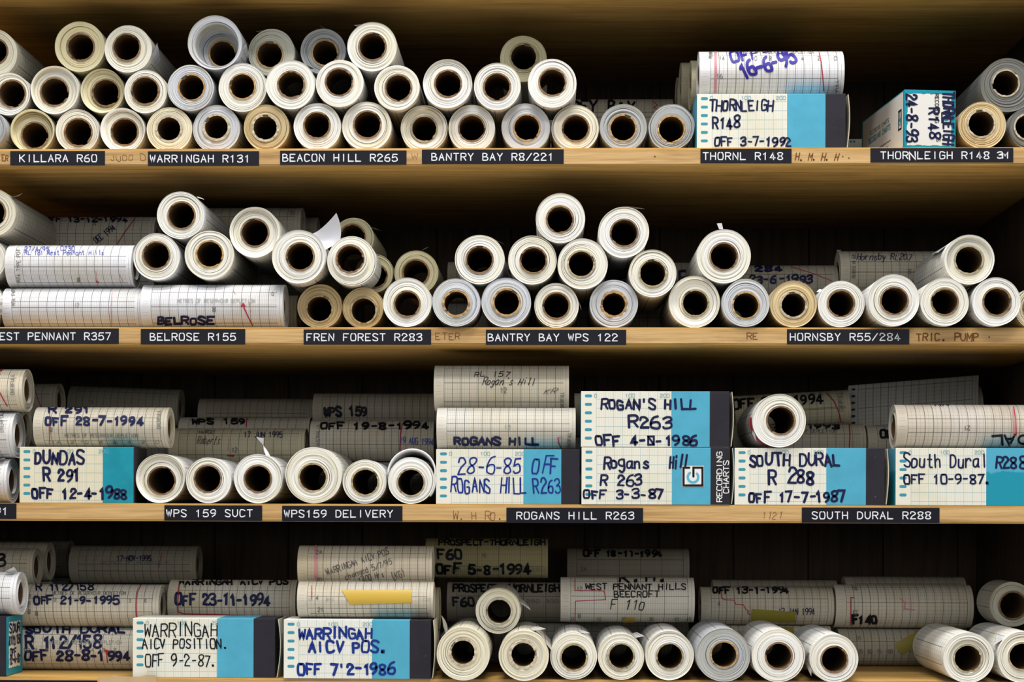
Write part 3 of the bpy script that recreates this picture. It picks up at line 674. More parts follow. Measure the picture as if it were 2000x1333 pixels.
V2 = [
 (-16, 416, 48, -16, 416, 25, 22, CR, KB, 'cream roll cut by the frame edge with a curled paper corner on top', dict(fl=[(42, -1, 26, 40, -0.03, 3, 40, 1, .3)])),
 (-32, 506, 45, -32, 506, 24, 'x', CW, KB, 'roll below the curled-corner one, mostly outside the frame', {}),
 (-47, 593, 45, -47, 593, 24, 'b', W, KB, 'bottom roll at the frame edge above EST PENNANT, blue writing on its side', dict(marks=[('pen', [([(8, 6), (14, -2), (22, 6)], 1.6), ([(10, -12), (20, -20), (26, -12)], 1.6), ([(34, 4), (34, -20)], 1.6)])])),
 (353, 423, 47.5, 354.5, 423.5, 25, 12, W, KB, 'white roll at the peak of three stacked over the BELROSE roll', dict(fl=[(45, -1, 13, 30, 0, 0, 12, 1, .4)])),
 (306.5, 500.5, 46.5, 306, 497.5, 25, 12, W, KB, 'white roll stacked on the left end of the BELROSE roll', {}),
 (408.5, 497.5, 49, 409, 495.5, 24.5, 12, CW, KO, 'cream-white roll stacked on the right part of the BELROSE roll', dict(gr=3)),
 (499.7, 455.5, 50, 499, 455.5, 25.5, 14, CW, KB, 'white roll with strong ring steps, above and between two white rolls', dict(rec=(0.1, 7, 0.5), gr=3)),
 (584.5, 501, 53, 587.7, 501, 25.5, -8, W, KB, 'big white roll with a large sheet of paper standing up behind it', {}),
 (690, 466, 41, 688, 463, 23, 120, YC, KB, 'yellowed roll set back behind the standing paper sheet', dict(fl=[(40, -1, 24, 30, 0.0, 20, 60, .6, 1)])),
 (686, 522, 49, 683, 518, 25, 8, CW, KB, 'cream roll in the upper layer above FOREST, tube set in a step', dict(L=105, rec=(0.6, -3, 0.7), rag=1.6)),
 (731, 534, 38, 732, 539, 22, 120, YC, KB, 'yellowed roll half hidden behind the cream roll above FOREST', {}),
 (627.8, 600, 44.5, 627, 604.7, 24, 'b', TN, TN, 'tan roll on the shelf above FREN of FREN FOREST', {}),
 (715, 602, 41, 716, 607, 23.5, 'b', TN, TN, 'smaller tan roll on the shelf above REST of FOREST', dict(L=105)),
 (791.5, 591, 48.5, 791, 594, 23.5, 'b', W, KB, 'bright white roll on the shelf above the 283 of FREN FOREST', dict(L=105)),
 (813, 533, 44, 812, 533, 24, 115, YC, KB, 'greenish-cream roll set back, with a small pointed flap on top', dict(L=180, fl=[(78, -1, 18, 40, 0, 4, 30, 1, .3)])),
 (888, 591, 47.5, 888, 593, 23, 'b', BW, KO, 'bluish-white roll with ragged orange tube, left of BANTRY BAY WPS tape', dict(L=105, rag=2.0, th=4.5)),
 (936, 509, 49, 935.6, 509.5, 24.5, 8, W, KB, 'white roll in the second layer, resting on two bluish-white rolls', dict(gr=3, fl=[(50, -1, 18, 14, 0, 0, 30, 1, .4)])),
 (988, 591, 49, 989, 591, 24, 'b', BW, KO, 'bluish-white roll with neat orange tube, above BANT of BANTRY', dict(th=4)),
 (1042.7, 514, 48, 1045, 514.6, 24, 8, CW, KB, 'cream-white roll with scalloped tube edge in the second layer', dict(rag=1.8)),
 (1101.5, 440.5, 49, 1100.5, 443, 24.5, 8, W, KB, 'white roll at the very top of the pile above BANTRY BAY WPS', {}),
 (1142, 521, 50, 1139, 521, 24, 8, CW, KT, 'cream roll with many rings directly beneath the topmost white roll', dict(gr=4)),
 (1221, 467, 50.5, 1222, 468, 25, 8, W, KB, 'white roll near the top with a pointed flap at its upper edge', dict(fl=[(82, -1, 34, 4, 0.004, 0, 40, 1, .45)])),
 (1089, 597, 44, 1088.7, 597.4, 24, 'b', CW, KB, 'small cream-white roll on the shelf above AY of BANTRY BAY', dict(fl=[(8, -1, 16, 8, 0, 0, 20, 1, .5)])),
 (1193.5, 594, 47.5, 1193.7, 594.7, 22, 'b', BW, KO, 'blue-grey roll whose orange tube has a peeling strip inside', dict(th=5, rag=1.5)),
 (1270.7, 541, 47, 1270.7, 541, 24.5, 8, CW, KT, 'cream roll with yellowed outer wrap, hanging between two shelf rolls', dict(gr=3)),
 (1354, 590, 51, 1356.5, 592, 24, 'b', CW, KT, 'large cream roll on the shelf below a big white one, right of BANTRY', dict(rec=(0.3, 5, 0.7))),
 (1410, 506.5, 53, 1410, 507, 25, 8, W, KB, 'big white roll on top of two, with a thin strip sticking up', dict(fl=[(100, 1, 12, 78, 0, 0, 5, 1, 1)])),
 (1453.7, 592, 47, 1453.7, 597, 24, 'b', BW, KO, 'blue-grey roll on the shelf beside a tan one, left of HORNSBY tape', dict(gr=3)),
 (1549.6, 594, 46, 1549.6, 596, 23, 'b', TN, KW, 'tan roll with white tube, above HO of HORNSBY', dict(dk=1.15, th=4)),
 (1642, 594, 46, 1642, 593, 24, 'b', W, KB, 'white roll on the shelf above SBY R of HORNSBY', dict(fl=[(150, 1, 8, 60, 0, 0, 8, 1, .6)])),
 (1745, 587, 50.5, 1746, 588, 25, -22, W, KB, 'white roll jutting past the shelf edge above the end of HORNSBY tape', dict(bz=1)),
 (1845.6, 590.5, 47.5, 1845.8, 591, 24, -22, CW, KB, 'cream-white roll jutting over the faded PUMP lettering', dict(bz=1)),
 (1946, 589.5, 47.5, 1947, 589.5, 25, -22, W, KB, 'white roll standing last on the shelf past the PUMP lettering', dict(bz=1)),
 (1889.7, 513, 49, 1890, 513, 25.5, -12, CW, KT, 'roll on top of two others above PUMP, a torn sheet on its side', dict(rec=(0.25, 6, 0.4), gr=3, fl=[(140, 1, 26, 10, 0, 30, 110, .8, .6)])),
 (2024, 602, 42, 2024, 602, 24, 40, CR, KB, 'cream roll sliver at the frame edge of the second shelf', dict(bz=1)),
]
V3 = [
 (313, 931, 49, 314, 935.5, 25.5, 6, CW, KB, 'loosely layered white roll beside the DUNDAS box', dict(bz=1, gr=4, rec=(0.15, 6, 0.3))),
 (407.3, 937, 45.3, 405.7, 934, 25, 4, W, KB, 'white roll on the shelf above the 159 of WPS 159 SUCT', dict(bz=1)),
 (504, 935, 49, 503.6, 935.5, 25, 4, W, KB, 'white roll with a twisted white strip standing on it', dict(bz=1)),
 (612.6, 927, 56, 611, 931.6, 25.7, 6, CW, KT, 'largest roll of its row, above WPS159 of the DELIVERY tape', dict(bz=1, gr=4)),
 (712, 940, 43.5, 713, 940.8, 24.5, 2, W, KT, 'smallest white roll of its row, above DELIV of DELIVERY', dict(bz=1)),
 (803, 937, 46, 802.5, 940.8, 25, 2, W, KT, 'white roll with a loose sheet arching over it, beside the ROGANS boxes', dict(bz=1)),
 (1522, 823, 52.5, 1525, 822.6, 25.7, -4, W, KB, 'clean white roll standing on the SOUTH DURAL R288 box', dict(zt=1, marks=[('red', [([(26, 172), (26, 250)], 30.0), ([(60, 165), (60, 245)], 5.0)])], fl=[(208, 1, 16, 20, 0, 2, 20, 1, .4)])),
]
V4 = [
 (969, 1212, 45, 970.6, 1213, 23, 95, CR, KW, 'yellowed roll set back on two others, with a torn side flap', dict(L=200, gr=4, fl=[(20, -1, 26, 35, 0, 2, 50, 1, .5)])),
 (914, 1286, 53, 913.7, 1283, 23, -35, CR, KW, 'cream roll with a peeling tip, next to WARRINGAH AICV POS box', dict(bz=1, rag=1.8, th=5, gr=4, fl=[(125, -1, 34, 50, -0.025, 2, 22, 1, .4)])),
 (1018, 1289, 49.5, 1016.7, 1286.8, 23, -35, CR, KW, 'beige roll with red-lined paper and frayed top, second from the box', dict(bz=1, rag=1.6, th=6, gr=5, fl=[(70, -1, 26, 28, 0, 30, 50, 1, .5), (28, -1, 16, 10, 0, 0, 180, 1, 1)], marks=[('pink', [([(24, 30), (60, 48), (120, 50)], 2)])])),
 (892, 1262, 39, 892, 1262, 22, 288, PG, KW, 'greenish-cream roll mostly hidden behind the roll with a peeling tip', dict(bz=1)),
 (1122, 1275, 46.5, 1122.5, 1278, 24, -4, CW, KT, 'cream roll with a small flap on top, below the left of BEECROFT roll', dict(bz=1, fl=[(72, -1, 18, 16, 0, 10, 40, 1, .5)])),
 (1213.5, 1277, 45.5, 1214, 1276, 23.5, -4, CW, KT, 'cream roll with a white corner flap, middle of three below BEECROFT roll', dict(bz=1, fl=[(50, -1, 18, 50, 0, 30, 50, 1, .6)])),
 (1307, 1274, 48.5, 1307.6, 1275.6, 24, -4, W, KT, 'plain white roll, third of three below the BEECROFT roll', dict(bz=1)),
 (1411, 1283, 53, 1412, 1282, 24, -38, GY, KO, 'large grey roll with dark rings in the bottom row', dict(bz=1, gr=5, dk=1.1)),
 (1520, 1283, 52, 1521, 1283.4, 24, -36, W, KB, 'large white roll in the bottom row right of the grey one', dict(bz=1, fl=[(30, -1, 30, 6, 0, 5, 40, 1, .5)])),
 (1629, 1288, 48, 1629.5, 1290, 24, -42, W, KB, 'white roll in the bottom row below the F140 roll', dict(bz=1, fl=[(205, 1, 14, 25, 0, 0, 30, 1, .5)])),
 (1891.6, 1285, 50, 1891.3, 1287, 25, -36, CW, KT, 'cream-white roll in the bottom row right of the taped lower roll', dict(bz=1, gr=3, rec=(.55, 5, .7), rag=1.5)),
 (1999.5, 1286, 51, 1997, 1284, 25, -36, CW, KT, 'ringed cream-white roll in the bottom row, cut by the frame edge', dict(bz=1, gr=4, fl=[(140, 1, 18, 18, 0, 10, 40, 1, .5)])),
 (1976, 1183, 44, 1978, 1185, 25, 190, CR, KB, 'yellowish roll lying high in the dark at the frame edge', dict(L=110, dk=0.75)),  # tint lowered to stand for shade this deep in the shelf
 (1944, 1262, 38, 1944, 1262, 22, 300, CR, KB, 'dim cream roll deep between the last two bottom rolls', dict(bz=1)),
]
ROWS = {1: V1, 2: V2, 3: V3, 4: V4}
GROUP = {1: 'chart rolls stacked end-on on the top shelf', 2: 'chart rolls stacked end-on on the second shelf', 3: 'chart rolls standing end-on on the third shelf', 4: 'chart rolls standing end-on on the bottom shelf'}
# what the end-on rolls may rest on: x0, x1, top as seen
REST = {1: [], 2: [(10, 265, 474), (280, 556, 547.5)], 3: [(38, 262, 874), (852, 1134, 878), (1433, 1731, 875.6)], 4: [(554, 850, 1212)]}
PLACED = {}
for row, data in ROWS.items():
    s0 = S[row]; cs = []
    for px, py, R, hx, hy, hr, d, tint, core, label, o in data:
        fixed = False
        if d == 'b':
            h = s0 - 1500; d = max(-20.0, min(42.0, D * (h / (1000.0 - (py + R)) - 1))); fixed = True
        elif d == 'x': d = 25.0
        if o.get('bz'): fixed = True
        p = at(px, py, d); q = at(hx, hy, d); k = (D + d) / D
        c = dict(x=p.x, z=p.z, R=R * k, off=(q.x - p.x, q.z - p.z), rc=hr * k, d=d, floor=fixed, tint=tint, core=core, label=label, o=o, x0=p.x, z0=p.z, top=o.get('zt'), L=o.get('L', 280))
        if fixed: c['z'] = s0 + c['R']
        if c['top']: c['z'] = at(1580, 875.4, 0).z + c['R'] + 0.3
        cs.append(c)
    rects = [(at(a, 500, 0).x, at(b, 500, 0).x, at((a + b) / 2, t, 0).z) for a, b, t in REST[row]]
    def hit(c, e): return min(c['d'] + c['L'], e['d'] + e['L']) - max(c['d'], e['d']) > 1
    for it in range(500):
        for i, c in enumerate(cs):
            for e in cs[i + 1:]:
                if not hit(c, e): continue
                dx, dz = e['x'] - c['x'], e['z'] - c['z']; l = math.hypot(dx, dz) or 1; need = (c['R'] + e['R']) * 1.0 + 0.5; ov = need - l
                if ov > 0:
                    ux, uz = dx / l * ov * 0.5, dz / l * ov * 0.5
                    for w, sg in ((c, -1), (e, 1)):
                        if w['top']: continue
                        w['x'] += sg * ux
                        if not w['floor']: w['z'] += sg * uz
        for c in cs:
            if c['floor']: c['z'] = s0 + c['R'] + 0.25; continue
            c['z'] = max(c['z'], s0 + c['R'] + 0.3)
            if c['top'] or c['d'] > 140: continue
            for a, b, t in rects:
                if a - 5 < c['x'] < b + 5 and c['z'] < t + c['R'] + 0.5 and c['z'] > t: c['z'] = t + c['R'] + 0.6
            if it < 400: c['x'] += (c['x0'] - c['x']) * 0.02; c['z'] += (c['z0'] - c['z']) * 0.02
        if it < 400:
            for c in cs:
                if c['floor'] and not c['top']: c['x'] += (c['x0'] - c['x']) * 0.02
    PLACED[row] = cs
    for c in cs:
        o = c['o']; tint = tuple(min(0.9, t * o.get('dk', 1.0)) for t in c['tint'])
        sd = SIDE_W if tint[2] > 0.68 else SIDE_C
        c['root'] = vroll(c['x'], c['z'], c['R'], c['off'], c['rc'], c['d'], tint, c['core'], c['label'], GROUP[row], L=c['L'],
              recess=o.get('rec'), flaps=o.get('fl', ()), side=sd, grooves=o.get('gr', 2), rag=o.get('rag', 1.0), thick=o.get('th', 3.2), wob=o.get('wob', 0.010), marks=o.get('marks', ()))

# ------------------------------------------------------------------ rolls lying along the shelves, and the cartons
def MK(s, x0, x1, yt, yb, w=4.2, ink='navy', nm='handwriting', **k):
    k.setdefault('jit', 1.0); return (nm, ink, text(s, x0, x1, yt, yb, w, **k))
def PR(s, x0, x1, yt, yb, w=1.0, ink='print', **k): return ('printed_scale', ink, text(s, x0, x1, yt, yb, w, **k))
def RD(*pls, w=1.8, ink='red'): return ('red_trace', ink, [(list(p), w) for p in pls])
def TALL(s, x, y0, y1, w=0.9, ink='print', h=7):
    """small printing running up the paper"""
    cy = (y0 + y1) / 2; L = y1 - y0
    return ('printed_scale', ink, text(s, x - L / 2, x + L / 2, cy - h / 2, cy + h / 2, w, rot=90))
GH = {r: 'chart rolls lying along the %s shelf' % n for r, n in ((1, 'top'), (2, 'second'), (3, 'third'), (4, 'bottom'))}
HID = 'plain chart roll buried in the dark beneath the visible rolls'
def buried(x0, x1, yc, zb, row, X0=None, X1=None):
    """fill from the shelf up to zb with rolls out of sight"""
    s0 = S[row]; gap = zb - s0
    if gap < 20: return
    n = max(1, round(gap / 92)); R = gap / (2 * n)
    for k in range(n):
        hroll(x0, x1, 800, R - 0.3, yc, SIDE_C, HID, z=s0 + 2 * R * k + 0.2, group='buried chart rolls', simple=True, X0=X0, X1=X1)
def back(row, x0, x1, yt, R, yc, tint, label, z=None, sup=True, **k):
    root, zc = hroll(x0, x1, yt, R, yc, tint, label, group=GH[row], z=z, **k)
    if sup:
        A = at(x0, yt, yc - R * 0.4).x; B = at(x1, yt, yc - R * 0.4).x
        buried(x0, x1, yc, zc - R - 0.6 - abs(k.get('tilt', 0)) * 0.55, row, A, B)
    return root, zc
P1 = (0.80, 0.80, 0.84); P2 = (0.73, 0.665, 0.54); P3 = (0.70, 0.625, 0.43); P4_SHADED = (0.50, 0.45, 0.36); P5 = (0.54, 0.47, 0.25); P6 = (0.68, 0.65, 0.585)  # fourth tint is paper darkened to stand for shade at the back

# ---- top shelf
back(1, 1070, 1314, 194, 47, 400, P2, 'shadowed roll lying sideways behind the light grey rolls, marked TREY BAY', items=[MK('TREY BAY', 1094, 1240, 196, 218, 4.5, 'black'), RD([(1276, 198), (1284, 205), (1277, 210), (1288, 216), (1280, 224)], w=1.4)])
r_, top1, mp1 = chart_box(1361, 1652, 183, 287.5, 8, 1537, 1612, 'chart carton marked THORNLEIGH R148, OFF 3-7-1992', [
    MK('THORNLEIGH', 1385, 1511, 197, 216, 3.6, 'navy'), MK('R148', 1391, 1446, 228, 250, 4.0, 'navy'), MK('OFF 3-7-1992', 1394, 1546, 269, 285, 3.6, 'navy')], z=S[1], group='cream and blue chart cartons')
root, zc = hroll(1365, 1645, 88, 47.5, 62, P1, 'bright roll marked 16-6-95 lying on the THORNLEIGH R148 carton', CH_WIDE, z=top1 + 0.4, group=GH[1], items=[
    MK('OFF', 1424, 1483, 97, 117, 4.8, 'violet', rot=13), MK('21-', 1488, 1545, 86, 99, 4.4, 'violet', rot=4), MK('16-6-95', 1444, 1558, 111, 138, 6.2, 'violet', rot=17, slant=-0.2),
    PR('METRES OF RESERVOIR DEPLETION', 1436, 1590, 98, 104, 0.8), PR('14', 1404, 1416, 110, 117), PR('10', 1467, 1479, 110, 117), PR('8', 1501, 1508, 110, 117), PR('6', 1533, 1540, 110, 117), PR('4', 1564, 1571, 110, 117), PR('2', 1596, 1603, 110, 117), PR('0', 1628, 1635, 110, 117),
    PR('16', 1399, 1412, 144, 153, 1.1), PR('24', 1399, 1411, 92, 98, 1.0), TALL('PRINTED', 1388, 92, 114), TALL('FULL', 1635, 155, 180),
    ('red_trace', 'pink', [([(1397, 90), (1398, 140), (1397, 180)], 5.0)]), RD([(1597, 89), (1604, 120), (1607, 150), (1609, 178)], w=2.0)])
for yc, x0, yt, R, nm in ((165, 1349, 118, 50, 'nearest of three roll ends peeping out behind the roll marked 16-6-95'), (268, 1330, 122, 52, 'middle of three roll ends peeping out behind the roll marked 16-6-95'), (372, 1322, 151, 48, 'farthest of three roll ends peeping out behind the roll marked 16-6-95')):
    ra, zc = hroll(x0, x0 + 262, yt, R, yc, P3, nm, group=GH[1])
    a = at(x0 + 20, 200, yc); b = zc - R - 0.5
    rb = thing('chart_box', 'plain carton out of sight behind the THORNLEIGH R148 carton', 'box', (a.x, yc - 48, S[1] + 0.25), 0, 'buried cartons')
    put('carton', *box_geo(0, 250, 0, 96, 0, b - S[1] - 0.4, 1.0), PLAIN, rb, color=(0.6, 0.55, 0.42))
rb = thing('chart_box', 'corner of a carton low in the dark right of the THORNLEIGH R148 carton', 'box', (at(1600, 280, 410).x, 410, S[1] + 0.25), 0)
xx = at(1692, 280, 410).x - at(1600, 280, 410).x
put('carton', *box_geo(0, xx, 0, 105, 0, at(1675, 272, 410).z - S[1], 1.0), PLAIN, rb, color=(0.80, 0.76, 0.64))
za = at(1668, 277, 410).z - S[1]; xa = at(1668, 277, 410).x - at(1600, 277, 410).x
put('printed_scale', [(xa - 7 + p[0], -0.4, za + p[1]) for p in loop(0, 0, 2.6)[:12]] + [(xa + p[0], -0.4, za + p[1]) for p in loop(0, 0, 2.6)[:12]] , [tuple(range(12)), tuple(range(12, 24))], INK['teal'], rb)
# the carton standing end-on
fl, fr = at(1769, 284, 4), at(1873, 284, 4)
bw = fr.x - fl.x; bh = at(1763, 175, 4).z - S[1]
rb = thing('chart_box', 'teal carton standing end-on with a white sticker reading THORNLEIGH 24-8-93', 'box', (fl.x - 3, 4, S[1] + 0.25), math.radians(6.5))
v, f = box_geo(0, bw, 0, 285, 0, bh, 0.8)
put('carton', v, f, TEAL, rb)
g = random.Random(4); n = 26; V = []
for i in range(4 * n):
    e, t = divmod(i, n); t = t / n
    x, z = [(t, 0), (1, t), (1 - t, 1), (0, 1 - t)][e]
    j = g.uniform(0, 2.2); V.append((5 + x * (bw - 13) + (j if e == 3 else -j if e == 1 else 0), -0.35, 4 + z * (bh - 11) + (j if e == 0 else -j if e == 2 else 0)))
put('sticker', V, [tuple(range(len(V)))], PLAIN, rb, color=(0.80, 0.78, 0.73), label='torn white sticker')
def mpb(px, py, e=0.0): return (px - 1766, -0.7 - e, bh - (py - 175))
it = [('handwriting', 'navy', text('24-8-93', 1733, 1829, 231 - 11, 231 + 10, 4.4, jit=0.7, rot=-90)),
      ('handwriting', 'navy', text('THORNLEIGH', 1802, 1906, 229 - 10, 229 + 10, 4.2, jit=0.8, rot=-90)),
      ('handwriting', 'navy', text('R148', 1795, 1857, 240 - 10, 240 + 10, 4.2, jit=0.8, rot=-90)),
      ('printed_text', 'black', text('RECORDING', 1802, 1860, 211 - 4, 211 + 3, 1.4, rot=-90)), ('printed_text', 'black', text('S', 1831, 1837, 269, 276, 1.3, rot=-90)),
      ('emblem', 'black', [([(1841, 219), (1858, 219), (1858, 238), (1841, 238), (1841, 219)], 3.0), ([(1849, 219), (1849, 229)], 3.0)]), ('emblem', 'teal', [([(1855, 228), (1853, 233), (1849, 234), (1845, 232), (1845, 226)], 2.2)])]
lay(rb, mpb, it[:1]); lay(rb, mpb, it[1:2]); lay(rb, mpb, it[2:3]); lay(rb, mpb, it[3:])
v, f = box_geo(-0.35, 0.1, 8, 276, 3, bh - 3); put('side_panel', v, f, PLAIN, rb, color=(0.70, 0.68, 0.64), label='greyish white long side')
mpl = lambda px, py, e=0.0: (-0.6 - e, 285 - px, bh - py)
lay(rb, mpl, [('emblem', 'black', [([(250, 36), (268, 36), (268, 72), (250, 72), (250, 36)], 4.0), ([(259, 36), (259, 56)], 4.0)]), ('emblem', 'teal', [([(264, 52), (264, 60), (259, 65), (254, 60), (254, 52)], 3.0)]),
  ('printed_text', 'print', text('RECORDING CHARTS', 60, 190, 34, 42, 1.3)), ('printed_text', 'teal', text('RECORDING CHARTS', 50, 200, 48, 58, 2.0)),
  ('printed_text', 'print', [([(50 + 6 * i, y + (i % 3) * 0.6) for i in range(26 - k * 3)], 2.2) for k, y in enumerate((80, 90, 100))])])

# ---- second shelf
back(2, 56, 306, 424, 45, 354, (0.86, 0.79, 0.64), 'roll stamped DEC 1994 lying high behind the two lined rolls above EST PENNANT', items=[
    MK('OFF 13-12-1994', 84, 250, 424, 433, 3.2, 'navy'), ('handwriting', 'stamp', text('DEC 1994', 180, 228, 451, 463, 1.8, rot=37)), RD([(264, 426), (246, 450), (228, 478)], w=1.6), TALL('AUSTRALIA', 71, 436, 478), PR('4', 181, 189, 434, 441, 1.1)])
rA, zA = back(2, 10, 280, 555, 41.5, 55, P1, 'white lined roll on the shelf above EST PENNANT R357', z=S[2], sup=False, items=[PR('12', 145, 155, 592, 600, 1.2, 'faint'), TALL('MTA TYPE', 26, 560, 597), ('red_trace', 'pink', [([(219, 570), (217, 600), (218, 634)], 1.2)])], flaps=())
back(2, 17, 262, 474, 43, 58, P1, 'white lined roll with faint blue pen notes, second in its stack above EST PENNANT', z=zA + 41.5 + 0.4, sup=False, items=[
    MK('27/4/95   0730', 48, 146, 481, 490, 1.2, 'pen'), MK('RL 181 West Pennant Hills', 48, 204, 489, 498, 1.2, 'pen'), PR('8', 150, 157, 544, 551, 1.3), TALL('MTA TYPE POT', 36, 486, 552), RD([(188, 550), (192, 553)], w=2.6), ('red_trace', 'pink', [([(187, 530), (190, 550)], 1.0), ([(232, 535), (240, 552)], 1.0)])])
rB, zB = back(2, 280, 556, 547.5, 44.5, 50, P1, 'bright white roll marked BELROSE at the front of the second shelf', z=S[2], sup=False, items=[
    MK('BELROSE', 306, 418, 621, 634, 4.6, 'navy'), PR('METRES OF RESERVOIR DEPLETION', 346, 498, 584, 591, 0.9, 'faint'), PR('8', 414, 422, 600, 609, 1.3), PR('12', 417, 428, 549, 553, 1.0),
    ('red_trace', 'red', [([(472, 597), (478, 597), (475, 594)], 4.0), ([(476, 600), (484, 618), (493, 636)], 2.2)]), ('red_trace', 'pink', [([(486, 590), (490, 610)], 1.2), ([(460, 575), (456, 568)], 1.0)]), PR('0', 530, 535, 571, 577)])
back(2, 306, 582, 566, 40, 146, P3, 'cream roll whose end peeps out behind the BELROSE roll', z=S[2], sup=False)
back(2, 336, 590, 406, 46, 350, P2, 'dim lined roll lying high behind three white rolls above BELROSE', items=[PR('20', 566, 575, 412, 420, 1.0)], flaps=[(95, 1, 12, 40, 0, 3, 20, 1, .4)])
back(2, 374, 620, 425, 38, 460, P2, 'dim roll end left of the standing paper sheet, behind the others')
back(2, 875, 1108, 512, 44, 352, P4_SHADED, 'shadowed roll seen in gaps behind the pile above BANTRY BAY WPS', items=[MK('BANTRY BAY', 900, 1080, 530, 550, 4, 'navy')])
back(2, 1114, 1372, 513, 44, 352, P4_SHADED, 'shadowed lined roll with blue marker writing behind the pile beside HORNSBY', items=[MK('BAY WPS', 1210, 1368, 528, 556, 5, 'navy')])
back(2, 1384, 1634, 518.5, 42, 352, P4_SHADED, 'shadowed roll marked 284 and 23-6-1993 behind the HORNSBY rolls', items=[MK('R 284', 1440, 1528, 520, 530, 4.0, 'navy'), MK('23-6-1993', 1462, 1588, 539, 553, 4.0, 'navy'), RD([(1545, 521), (1590, 535), (1625, 549)], w=1.2)])
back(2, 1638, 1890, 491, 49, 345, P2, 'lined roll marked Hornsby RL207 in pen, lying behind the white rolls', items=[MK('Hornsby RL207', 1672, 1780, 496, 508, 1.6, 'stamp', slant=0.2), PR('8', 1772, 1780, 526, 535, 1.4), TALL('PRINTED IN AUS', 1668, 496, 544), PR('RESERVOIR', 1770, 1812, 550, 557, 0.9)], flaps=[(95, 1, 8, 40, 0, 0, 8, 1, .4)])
def under(row, names, x0, x1, yc):
    cs = [c for c in PLACED[row] if any(n in c['label'] for n in names)]
    buried(x0, x1, yc, min(c['z'] - c['R'] for c in cs) - 0.6, row, at(x0, 500, yc).x, at(x1, 500, yc).x)
# the standing sheet behind the big white roll
c = next(c for c in PLACED[2] if 'sheet of paper standing' in c['label'])
pts = [(606, 456), (632, 440), (650, 424), (657, 416)], [(634, 500), (648, 490), (660, 480), (664, 474)]
V, Fc, UV = [], [], []
ns, nt = 12, 8
for i in range(ns + 1):
    u = i / ns
    top = (606 + 51 * u, 458 - 42 * u ** 1.5); bot = (630 + 34 * u, 491 - 18 * u)
    for j in range(nt + 1):
        w_ = j / nt; dd = c['d'] + 16 + 10 * u + 8 * math.sin(3.1 * w_) + 22 * w_ * u
        p = at(top[0] * (1 - w_) + bot[0] * w_ + 5 * math.sin(3.14 * w_) * u, top[1] * (1 - w_) + bot[1] * w_, dd)
        V.append((p.x - c['x'], p.y - c['d'], p.z - (c['z'] - c['R']))); UV.append((40 * u, 40 * w_))
for i in range(ns):
    for j in range(nt):
        a = i * (nt + 1) + j; Fc.append((a, a + 1, a + nt + 2, a + nt + 1))
put('loose_end', V, Fc, PLAIN, c['root'], smooth=True, uvs=UV, color=(0.76, 0.76, 0.82), label='large pointed white sheet')

# ---- third shelf
zs = S[3]
r_, z5 = hroll(-230, 20, 890, 44.5, 52, P1, 'lowest roll at the left end of the third shelf, beside the DUNDAS carton', z=zs, group=GH[3], flaps=[(60, -1, 22, 40, .02, 224, 24, .5, 1)])
r_, z2 = hroll(-230, 31, 798, 46, 52, P1, 'white roll end in the middle of the pile left of the DUNDAS carton', z=z5 + 44.5 + 0.4, group=GH[3], items=[TALL('OVERFULL', 3, 800, 845)])
r_, z1 = hroll(-230, 50, 709, 43, 52, P2, 'topmost roll end of the pile left of the DUNDAS carton, marked OVERFULL', z=z2 + 46 + 0.4, group=GH[3], items=[TALL('OVERFULL', 24, 730, 772), RD([(0, 768), (6, 780), (14, 794)], w=2.2), RD([(-4, 726), (4, 722)], w=3)])
back(3, -220, 46, 793, 43, 153, P2, 'second roll end back in the middle of the left pile')
back(3, -220, 64, 792, 43, 272, P2, 'third roll end back in the left pile, nearest the R 291 roll')
back(3, -150, 114, 749, 42, 455, P2, 'dim roll end at the back above the R 291 roll', items=[RD([(66, 756), (74, 780), (82, 800)], w=1.5)])
back(3, 136, 350, 757, 43, 560, P4_SHADED, 'loosely wrapped dim roll at the back above the 28-7-1994 roll', tilt=-8, items=[PR('16', 170, 182, 781, 789, 1.2)])
r_, zt, mp_ = chart_box(38, 263, 874, 976.5, 6, 200.5, 262, 'chart carton marked DUNDAS R291, OFF 12-4-1988', [
    MK('DUNDAS', 68, 164, 884, 907, 4.8, 'navy'), MK('R 291', 84, 156, 918, 940, 5.0, 'navy'), MK('OFF 12-4-1988', 62, 250, 955, 974, 4.8, 'navy')], z=zs, group='cream and blue chart cartons', blue=TEAL, tint=(0.80, 0.73, 0.55), flap=0)
hroll(71, 330, 793, 40.5, 58, (0.60, 0.55, 0.455), 'roll marked R 291 and OFF 28-7-1994 lying on the DUNDAS carton', CH_WIDE, z=zt + 0.4, group=GH[3], items=[
    MK('R 291', 94, 176, 794, 806, 4.2, 'navy'), MK('OFF 28-7-1994', 88, 280, 814, 830, 4.6, 'navy'), PR('METRES OF RESERVOIR DEPLETION', 126, 270, 848, 855, 0.9), PR('8', 96, 103, 836, 844, 1.4),
    PR('14 12 10  8  6  4  2  0', 100, 312, 862, 867, 0.8), TALL('OVERFULL', 310, 800, 838), RD([(97, 806), (96, 840), (97, 868)], w=1.5)])
back(3, 390, 612, 779, 41, 548, P4_SHADED, 'very dim roll at the back left of the WPS 159 marked rolls')
back(3, 613, 862, 769, 41, 452, P4_SHADED, 'dim roll marked WPS 159 at the back, left of the Rogans Hill rolls', mat=CH_WIDE, items=[MK('WPS 159', 630, 718, 795, 812, 5.0, 'black')])
back(3, 352, 606, 815, 45, 440, P2, 'roll showing only WPS 159 above the 17 JUN 1995 roll', items=[MK('WPS 159', 372, 480, 818, 828, 3.8, 'black'), RD([(482, 817), (481, 834)], w=2.0)])
